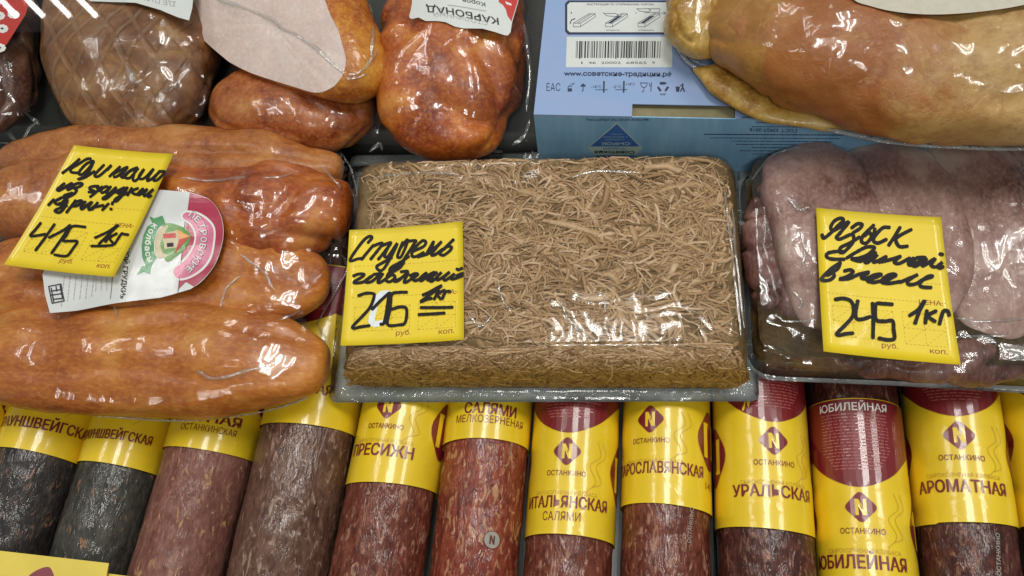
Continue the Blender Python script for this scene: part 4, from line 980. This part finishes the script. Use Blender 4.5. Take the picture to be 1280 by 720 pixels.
for row, (y, x0, x1) in enumerate(((146, 928, 986), (153, 945, 1010), (158, 940, 1015), (164, 936, 1020), (167.5, 880, 1055), (172, 888, 1050), (176, 915, 1040), (180, 920, 1040), (184, 940, 1030), (188, 925, 1000), (192, 940, 1000))):
    if row == 3: text_px(fp, 'ГОСТ 33927-2016', (996, 161), (937, 160), 4.2, FRO, .022, 3, .01); continue
    x = x0
    while x < x1:
        l = rng.uniform(2, 8); stroke(fp, [(x, y+(x-x0)*.006), (min(x1, x+l), y+(x+l-x0)*.006)], 1.1 if row in (0, 4) else .8, FRO, .02, 3); x += l+1.3
fp.build('front_print', [PGRN, BLU2, BLACK, NAVY], fr_wall)

# ================================================================== back row: meats
def film_over(name, parent, outline, zb, objs, mat=None, **kw):
    return drape(name, [at(*p, zb) for p in outline], zb, objs, mat or VAC, parent, **kw)
# carbonade
M_CB = meat('smoked_pork', [(.20, .024, .003), (.34, .056, .005), (.50, .12, .011), (.66, .26, .04)], .30, coat=.3, bumps=.35, wrinkle=.25, sss=.04)
cb = thing('smoked_pork_loin', 'glossy orange brown smoked pork piece with a white label reading КАРБОНАД', 'packaged meat', at(560, 190, 5.02))
cbs = [lump('meat', [(P(575, -130, 7.6), 3.4, 2.4), (P(572, -40, 8.2), 4.3, 3.0), (P(566, 50, 8.3), 4.55, 3.2), (P(562, 130, 8.0), 4.7, 2.9), (P(560, 196, 7.5), 4.5, 2.4)], M_CB, cb, amp=.55, ns=.28, seed=21, fold=.55, fs=.2, groove=((70, .5, .16), (120, .35, .12)), power=2.8, endp=.30)]
cbf = film_over('vacuum_bag', cb, ((448, -120), (452, 0), (456, 100), (462, 180), (500, 200), (570, 196), (640, 198), (664, 170), (676, 60), (690, -120)), 5.4, cbs, step=.22, smooth=30, gap=.05, wr=.05, ws=.5, seed=31)
bvc = bvh_of([cbf])
for pts in ([(535,198),(545,186),(565,190),(590,188),(605,180),(625,178)], [(640,182),(655,170),(662,150)], [(520,190),(545,196),(590,196)], [(655,30),(662,90),(658,140)], [(590,170),(606,186),(628,190)]):
    tube_path('bag_crease_glint', [on(bvc, p, 6) for p in pts], 0.158, CREASE_GLINT, cb, 8, .08, .25)
def label_on(bv, tri_px, up):
    pts = []
    for p in tri_px: pts.append(on(bv, p, 9, up))
    return plane3(*pts)
CQ = [(512, -25), (648, -25), (640, 42), (508, 20)]
zs = lift_plane(CQ, [cbf], (0, .10), .02)
CC = [at(*c, z) for c, z in zip(CQ, zs)]; cf0 = plane3(CC[0], CC[1], CC[3])
def CFm(px, py, off=0): return cf0(px, py, off+.05*math.sin(px*.06)-.0006*(px-578)**2*.12)
def zc(*p): return [(490+x/6.737, y/6.737) for x, y in p]
a = Acc(); poly(a, zc((160,-160),(158,0),(150,40),(133,105),(142,122),(165,130),(215,125),(280,165),(380,175),(450,187),(530,225),(600,238),(760,232),(860,255),(940,278),(972,280),(995,250),(1008,165),(1060,-20),(1070,-160)), CFm, 0, 0, 8); cl = a.build('label', [PALE], cb, True)
a = Acc(); poly(a, zc((905,-150),(895,0),(930,25),(955,60),(970,115),(1003,160),(1055,-20),(1065,-150)), CFm, .014, 0, 8)
text_px(a, 'КАРБОНАД', zc((893, 140))[0], zc((283, 36))[0], 8.2, CFm, .014, 1, .02, (0.12, 1))
text_px(a, 'СТОЛИЧНЫЙ', zc((800, 172))[0], zc((348, 96))[0], 5.0, CFm, .014, 2, .0, (.12, 1))
text_px(a, 'Коров', zc((782, 12))[0], zc((590, -14))[0], 5.2, CFm, .014, 1, .01, (.12, 1))
stroke(a, zc((790, 84), (600, 60), (470, 45)), .8, CFm, .014, 2)
poly(a, zc((950, -5), (1000, 10), (1005, 28), (960, 18)), CFm, .024, 3)
a.build('text_print', [LRd, BLACK, GREYINK, WHITE_INK], cl)

# cut ham with its white face, and the piece below it
M_SK = meat('ham_skin', [(.26, .04, .003), (.46, .12, .008), (.60, .24, .02), (.70, .38, .06)], .35, coat=.8, bumps=.3, wrinkle=.25, sss=.04)
M_FACE = meat('ham_cut_face', [(.70, .53, .47), (.75, .59, .53), (.78, .64, .58)], .25, coat=.5, bumps=.08, wrinkle=.22, sss=.2)
hm = thing('cut_ham', 'halved ham in clear film showing its pale pink cut face', 'packaged meat', at(380, 60, 5.02))
face_px = [(237, -40), (236, 10), (243, 38), (262, 62), (292, 84), (330, 100), (368, 112), (398, 120), (418, 114), (432, 98), (436, 76), (428, 40), (412, 5), (395, -40), (360, -80), (300, -90), (256, -75)]
fpl = plane_map(at(330, 20, 11.2), Vector((-.30, -.42, .86)))
ring0 = [fpl(*p) for p in [tuple(q) for q in catmull(face_px+[face_px[0]], 5)][:-1]]; mid_ = sum(ring0, Vector())/len(ring0)
axis = Vector((.62, .35, -.62)).normalized(); rings = []
for i in range(15):
    t = i/14; sc_ = [.955, 1.0][i > 0]*(1-t**3.2*.75)*(1+.10*math.sin(t*2.6)); off = axis*(t*5.2+(.0 if i == 0 else .08))
    rings.append([Vector((q.x, q.y, max(5.1, q.z))) for q in [mid_+off+(p-mid_)*sc_+axis*.12*fbm(p+off, .5) for p in ring0]])
vs, fs = loft(rings, False, True); skin = link('ham_skin', vs, fs, M_SK, hm)
n_ = len(ring0); fv = [mid_+Vector((0, 0, 0))]; ff = []; RR = 8
for r in range(1, RR+1):
    for k in range(n_): 
        t = r/RR; p = mid_+(rings[0][k]-mid_)*t; fv.append(p-axis*(.12*(1-t**4))+axis*.03*fbm(p, .6))
for k in range(n_): ff.append([0, 1+k, 1+(k+1) % n_])
for r in range(RR-1):
    for k in range(n_): ff.append([1+r*n_+k, 1+(r+1)*n_+k, 1+(r+1)*n_+(k+1) % n_, 1+r*n_+(k+1) % n_])
face = link('cut_face', fv, ff, M_FACE, hm)
bvh_ = bvh_of([face, skin])
for pts in ([(268, -2), (300, 8), (335, 22), (362, 40), (392, 58), (430, 92)], [(436, 95), (452, 88), (462, 78), (470, 62)], [(432, 98), (446, 97), (458, 92)], [(462, 5), (466, 40), (464, 70)]):
    tube_path('film_crease_glint', [on(bvh_, p, 9, .05) for p in pts], 0.158, CREASE_GLINT, hm, 8, .07, .25)
M_LH = meat('smoked_ham_pinkish', [(.18, .025, .006), (.34, .075, .015), (.45, .13, .03), (.56, .25, .07)], .4, coat=.3, bumps=.35, wrinkle=.25, sss=.04)
lh = thing('smoked_ham_piece', 'small orange pink smoked ham lying under the cut ham', 'packaged meat', at(370, 180, 5.02))
lhs = [lump('meat', [(P(268, 128, 6.9), 2.4, 1.8), (P(330, 136, 7.1), 2.9, 2.0), (P(410, 140, 7.1), 2.9, 2.0), (P(468, 138, 6.9), 2.4, 1.8)], M_LH, lh, amp=.35, ns=.3, seed=23, fold=.2, fs=.3, endp=.33)]
lhf = film_over('vacuum_bag', lh, ((258, 110), (300, 100), (400, 105), (470, 110), (480, 150), (472, 190), (400, 196), (300, 188), (262, 165)), 5.4, lhs, step=.2, smooth=30, gap=.05, wr=.05, ws=.5, seed=33)
bvl = bvh_of([lhf])
for pts in ([(268,150),(275,162),(300,178)], [(300,180),(340,176),(380,180),(440,178)], [(462,190),(474,180),(478,188)]): tube_path('bag_crease_glint', [on(bvl, p, 6) for p in pts], 0.124, CREASE_GLINT, lh, 8, .06, .25)

# netted ham, and the dark piece beside it
mN, nt, pN = nodes('netted_ham_skin'); co = coords(nt)
base = ramp(nt, nz(nt, co, .45, 5, .6, .6), [(.3, (.10, .030, .008)), (.5, (.22, .085, .025)), (.7, (.38, .19, .06))])
def netl(rot, sc_):
    q_ = N(nt, 'ShaderNodeTexWave'); q_.inputs['Scale'].default_value = sc_; q_.inputs['Distortion'].default_value = 4.5; q_.inputs['Detail'].default_value = 3; q_.inputs['Detail Scale'].default_value = .45
    nt.links.new(coords(nt, 1, 1, .6, rot), q_.inputs[0]); return ramp(nt, q_.outputs['Fac'], [(.80, (0,)*3), (.98, (1,)*3)])
net = mth(nt, 'MAXIMUM', netl((0, 0, .55), .24), netl((0, 0, 2.45), .19))
base = mix(nt, mth(nt, 'MULTIPLY', mth(nt, 'MULTIPLY', net, ramp(nt, nz(nt, co, .35, 3), [(.4, (.1,)*3), (.65, (1,)*3)])), .45), base, (.36, .22, .10)); nt.links.new(base, pN.inputs['Base Color'])
pN.inputs['Roughness'].default_value = .45; pN.inputs['Coat Weight'].default_value = .3; pN.inputs['Coat Roughness'].default_value = .08
hb = mth(nt, 'ADD', mth(nt, 'MULTIPLY', net, -.30), mth(nt, 'MULTIPLY', nz(nt, co, 2, 4), .3)); nt.links.new(bump(nt, hb, .7, .3), pN.inputs['Normal']); nt.links.new(bump(nt, nz(nt, co, .9, 3, .5, 1.5), .5, .3), pN.inputs['Coat Normal'])
nh = thing('netted_ham', 'brown ham pressed with a net pattern in clear film, at the upper left', 'packaged meat', at(165, 150, 5.02))
nhs = [lump('meat', [(P(160, -130, 7.9), 3.6, 2.6), (P(164, -40, 8.3), 5.5, 3.2), (P(168, 50, 8.3), 5.7, 3.3), (P(168, 120, 7.9), 5.5, 2.8), (P(163, 184, 7.2), 5.0, 2.1)], mN, nh, amp=.35, ns=.3, seed=25, fold=.15, fs=.4, power=2.8, endp=.30)]
nhf = film_over('vacuum_bag', nh, ((40, -120), (36, 0), (40, 100), (50, 165), (110, 178), (250, 176), (276, 165), (288, 100), (286, 0), (284, -120)), 5.4, nhs, step=.22, smooth=30, gap=.05, wr=.05, ws=.5, seed=35)
bvn = bvh_of([nhf])
for pts in ([(226,98),(212,112),(196,118),(188,132),(176,150)], [(158,82),(170,108),(182,130)], [(160,166),(200,162),(240,168)], [(186,150),(210,152),(244,170)]): tube_path('bag_crease_glint', [on(bvn, p, 6) for p in pts], 0.158, CREASE_GLINT, nh, 8, .08, .25)
NQ = [(105, -40), (245, -40), (238, 24), (108, 2)]
zs = lift_plane(NQ, [nhf], (0, .08), .02); NC = [at(*c, z) for c, z in zip(NQ, zs)]; nf = plane3(NC[0], NC[1], NC[3])
def NFm(px, py, off=0): return nf(px, py, off+.05*math.sin(px*.05))
a = Acc(); poly(a, [(104, -50), (108, -8), (112, 1), (140, 3), (170, 4), (200, 12), (222, 21), (236, 25), (240, 10), (246, -50)], NFm, 0, 0, 8); nl = a.build('label', [PALE], nh, True)
a = Acc(); text_px(a, 'ДЕЛИКАТЕС', (219, 2), (140, -13), 6.5, NFm, .014, 0, .0, (.2, 1)); a.build('text_print', [GREYINK], nl)
M_DK = meat('dark_smoked_meat', [(.035, .010, .008), (.08, .028, .018), (.15, .062, .035), (.22, .11, .06)], .35, coat=.3, wrinkle=.3)
dk = thing('dark_smoked_meat', 'dark brown meat pack with a red flowered label, cut off at the left edge', 'packaged meat', at(10, 150, 5.02))
dks = [lump('meat', [(P(-20, -90, 7.4), 2.6, 2.4), (P(-10, 20, 7.6), 3.0, 2.6), (P(-5, 110, 7.4), 2.8, 2.4), (P(-10, 165, 7.0), 2.1, 1.8)], M_DK, dk, amp=.4, ns=.4, seed=27, fold=.35, fs=.4, endp=.4)]
dkf = film_over('vacuum_bag', dk, ((-100, -80), (-100, 170), (0, 180), (40, 172), (52, 150), (62, 80), (60, -80)), 5.4, dks, step=.22, smooth=30, gap=.05, wr=.05, ws=.5, seed=37)
bvd = bvh_of([dkf])
for pts in ([(2,140),(16,132),(40,148),(50,156)], [(25,178),(40,158),(48,152)], [(0,150),(14,170),(24,180)]): tube_path('bag_crease_glint', [on(bvd, p, 6) for p in pts], 0.135, CREASE_GLINT, dk, 8, .07, .25)
DQ = [(-40, -20), (40, -20), (6, 60), (-40, 60)]
zs = lift_plane(DQ, [dkf], (0, .05), .02); DC = [at(*c, z) for c, z in zip(DQ, zs)]; dfm = plane3(DC[0], DC[1], DC[3])
a = Acc(); poly(a, [(-40, -20), (42, -20), (32, 18), (8, 56), (0, 61), (-40, 70)], dfm, 0, 0, 8); dl = a.build('label', [plain('red_label', (.50, .03, .02), .4, .5)], dk, True)
a = Acc()
for cx, cy in ((17, 18), (3, 36), (-1, 20), (0, 60)):
    for i in range(9):
        an = i*2*math.pi/9; c_ = Vector((cx+5.2*math.cos(an), cy+3.6*math.sin(an))); poly(a, [(c_.x+2.6*math.cos(k), c_.y+2.0*math.sin(k)) for k in [j*.785 for j in range(8)]], dfm, .014+.001*i, 0)
    poly(a, [(cx+4*math.cos(k), cy+2.8*math.sin(k)) for k in [j*.628 for j in range(10)]], dfm, .028, 0)
    poly(a, [(cx+2*math.cos(k), cy+1.3*math.sin(k)) for k in [j*.785 for j in range(8)]], dfm, .034, 1)
a.build('flower_print', [WHITE_INK, BLACK], dl)

# right: big smoked leg
mL, nt, pL = nodes('smoked_leg_skin'); co = coords(nt)
tc_ = nt.nodes.new('ShaderNodeTexCoord'); sx = nt.nodes.new('ShaderNodeSeparateXYZ'); nt.links.new(tc_.outputs['Object'], sx.inputs[0])
grad = mth(nt, 'ADD', mth(nt, 'MULTIPLY', sx.outputs[0], .055), mth(nt, 'MULTIPLY', nz(nt, co, .30, 5, .65, 1.0), .95))
cL = ramp(nt, grad, [(.08, (.44, .21, .04)), (.20, (.42, .15, .028)), (.38, (.36, .105, .018)), (.50, (.44, .19, .045)), (.62, (.53, .31, .10)), (1.0, (.60, .40, .17))])
cL = mix(nt, mth(nt, 'MULTIPLY', ramp(nt, nz(nt, co, 1.6, 5, .65, .5), [(.45, (0,)*3), (.70, (1,)*3)]), .5), cL, (.26, .085, .016))
sp = ramp(nt, nz(nt, co, 3.2, 2, .5), [(.75, (0,)*3), (.79, (1,)*3)]); cL = mix(nt, sp, cL, (.07, .03, .012))
nt.links.new(cL, pL.inputs['Base Color']); pL.inputs['Roughness'].default_value = .45; pL.inputs['Coat Weight'].default_value = .2; pL.inputs['Coat Roughness'].default_value = .12
pL.inputs['Subsurface Weight'].default_value = .03; pL.inputs['Subsurface Scale'].default_value = .5
nt.links.new(bump(nt, nz(nt, co, 1.8, 6, .62, .6), .45, .2), pL.inputs['Normal']); nt.links.new(bump(nt, mth(nt, 'ADD', nz(nt, co, .9, 4, .5, 1.4), mth(nt, 'MULTIPLY', ridges(nt, co, .5, 1.5), .3)), .5, .3), pL.inputs['Coat Normal'])
M_YF = meat('yellow_smoked_skin', [(.22, .085, .008), (.38, .19, .025), (.52, .31, .06), (.62, .43, .13)], .4, coat=.3, bumps=.35, wrinkle=.2, sss=.03)
lg = thing('smoked_shank', 'large glossy smoked leg in vacuum film lying across the blue box', 'packaged meat', at(1080, 150, 10.45))
ZL = 13.4
lgs = [lump('meat', [(P(872, 18, 12.4), 2.2, 1.7), (P(930, 30, 12.9), 3.5, 2.4), (P(1030, 50, ZL), 4.4, 3.0), (P(1160, 72, ZL), 4.7, 3.0), (P(1300, 80, ZL), 4.7, 3.0), (P(1420, 60, 13), 4.0, 2.6)], mL, lg, amp=.4, ns=.28, seed=29, fold=.2, fs=.3, endp=.4),
       lump('knuckle', [(P(870, -40, 12.2), 1.2, 1.2), (P(866, 10, 12.5), 1.6, 1.5), (P(872, 45, 12.3), 1.5, 1.4), (P(888, 72, 12.0), 1.1, 1.0)], M_YF, lg, amp=.2, ns=.6, seed=30, fold=.15, fs=.6)]
lgf = drape('vacuum_bag', [at(*p, 11.1) for p in ((836, -60), (838, 30), (850, 66), (875, 90), (920, 116), (975, 142), (1060, 168), (1160, 184), (1290, 190), (1400, 186), (1400, -60))], 11.1, lgs, VAC, lg, .24, 24, .05, .05, .5, 41)
seam_pts = [at(*p, 11.1) for p in ((842, 45), (850, 64), (866, 82), (885, 90), (905, 104), (940, 126), (1000, 149), (1060, 167), (1160, 182), (1290, 187), (1390, 184))]
tube_path('bag_seam', seam_pts, .13, SEAM, lg, 8, .10, .7)
tube_path('bag_seam', [p+Vector((.05, .28, .08)) for p in seam_pts], .06, SEAM, lg, 8, .05, .7)
bvg = bvh_of([lgf])
WL = [(1040, -60), (1320, -60), (1300, 2), (1060, -2)]
zs = lift_plane(WL, [lgf], (0, .0), .03, 14.5); WC = [at(*c, z) for c, z in zip(WL, zs)]; wf = plane3(WC[0], WC[1], WC[3])
pts = [tuple(p) for p in catmull([(1040, -60), (1062, -6), (1090, 8), (1130, 16), (1175, 18), (1230, 14), (1280, 6), (1320, -6), (1340, -60)], 5)]
a = Acc(); poly(a, pts, wf, 0, 0, 10); a.build('label', [plain('cream_label', (.58, .54, .44), .4, .5)], lg, True)
a = Acc(); poly(a, [(x, y-3) for x, y in pts], wf, .02, 0, 10)
ll = thing('smoked_skin_piece', 'yellow brown smoked piece pressed between the blue box and the big leg', 'packaged meat', at(940, 110, 10.42))
lump('meat', [(P(866, 86, 11.0), .6, .5), (P(905, 100, 11.0), 1.4, .55), (P(960, 118, 11.0), 1.8, .55), (P(1030, 132, 11.0), 1.7, .55), (P(1100, 140, 11.0), 1.0, .5)], M_YF, ll, amp=.12, ns=.5, seed=31)

# ================================================================== yellow cards at the front left
def front_card(label, corners, z, blob):
    C = [at(*c, z) for c in corners]; fm = plane3(C[0], C[1], C[3]); th = thing('shelf_card', label, 'price card', sum(C, Vector())/4)
    a = Acc(); vs = [fm(*c, 0) for c in corners]+[fm(*c, -.05) for c in corners]
    a.add(vs, [[0, 3, 2, 1], [4, 5, 6, 7], [0, 1, 5, 4], [1, 2, 6, 5], [2, 3, 7, 6], [3, 0, 4, 7]]); ca = a.build('card', [plain('pale_yellow_card', (.80, .62, .10), .5, .2, .08, .4)], th)
    if blob:
        a = Acc(); poly(a, rounded(blob, 4), fm, .012, 0); a.build('emblem_print', [plain('mauve_red_print', (.26, .06, .08), .5)], ca)
front_card('pale yellow card with a dark red rounded emblem, lower left on the charcoal sausages', [(-30, 685), (136, 704), (122, 775), (-40, 760)], 5.55, [(28, 732), (38, 718), (56, 709), (65, 713), (70, 740), (50, 760)])
front_card('yellow strip of a second card peeping out beside the card with the red emblem', [(96, 712), (168, 721), (160, 775), (90, 768)], 5.25, None)


# ================================================================== the corner of the case's glass
gm = bpy.data.materials.new('case_glass'); gm.use_nodes = True; nt = gm.node_tree; nt.nodes.clear()
o_ = nt.nodes.new('ShaderNodeOutputMaterial'); t_ = nt.nodes.new('ShaderNodeBsdfTransparent'); g_ = nt.nodes.new('ShaderNodeBsdfGlossy'); g_.inputs['Roughness'].default_value = .02; x_ = nt.nodes.new('ShaderNodeMixShader'); x_.inputs[0].default_value = .06
nt.links.new(t_.outputs[0], x_.inputs[1]); nt.links.new(g_.outputs[0], x_.inputs[2]); nt.links.new(x_.outputs[0], o_.inputs[0])
vs = PANE+[p-PANE_N*.3 for p in PANE]; ctr = sum(PANE, Vector())/4
gp = link('glass_pane', vs, [[0, 1, 2, 3]], gm, None, False, None, ctr)
tag(gp, 'clear glass pane mirroring white ceiling light strips at the upper left corner', 'glass pane')
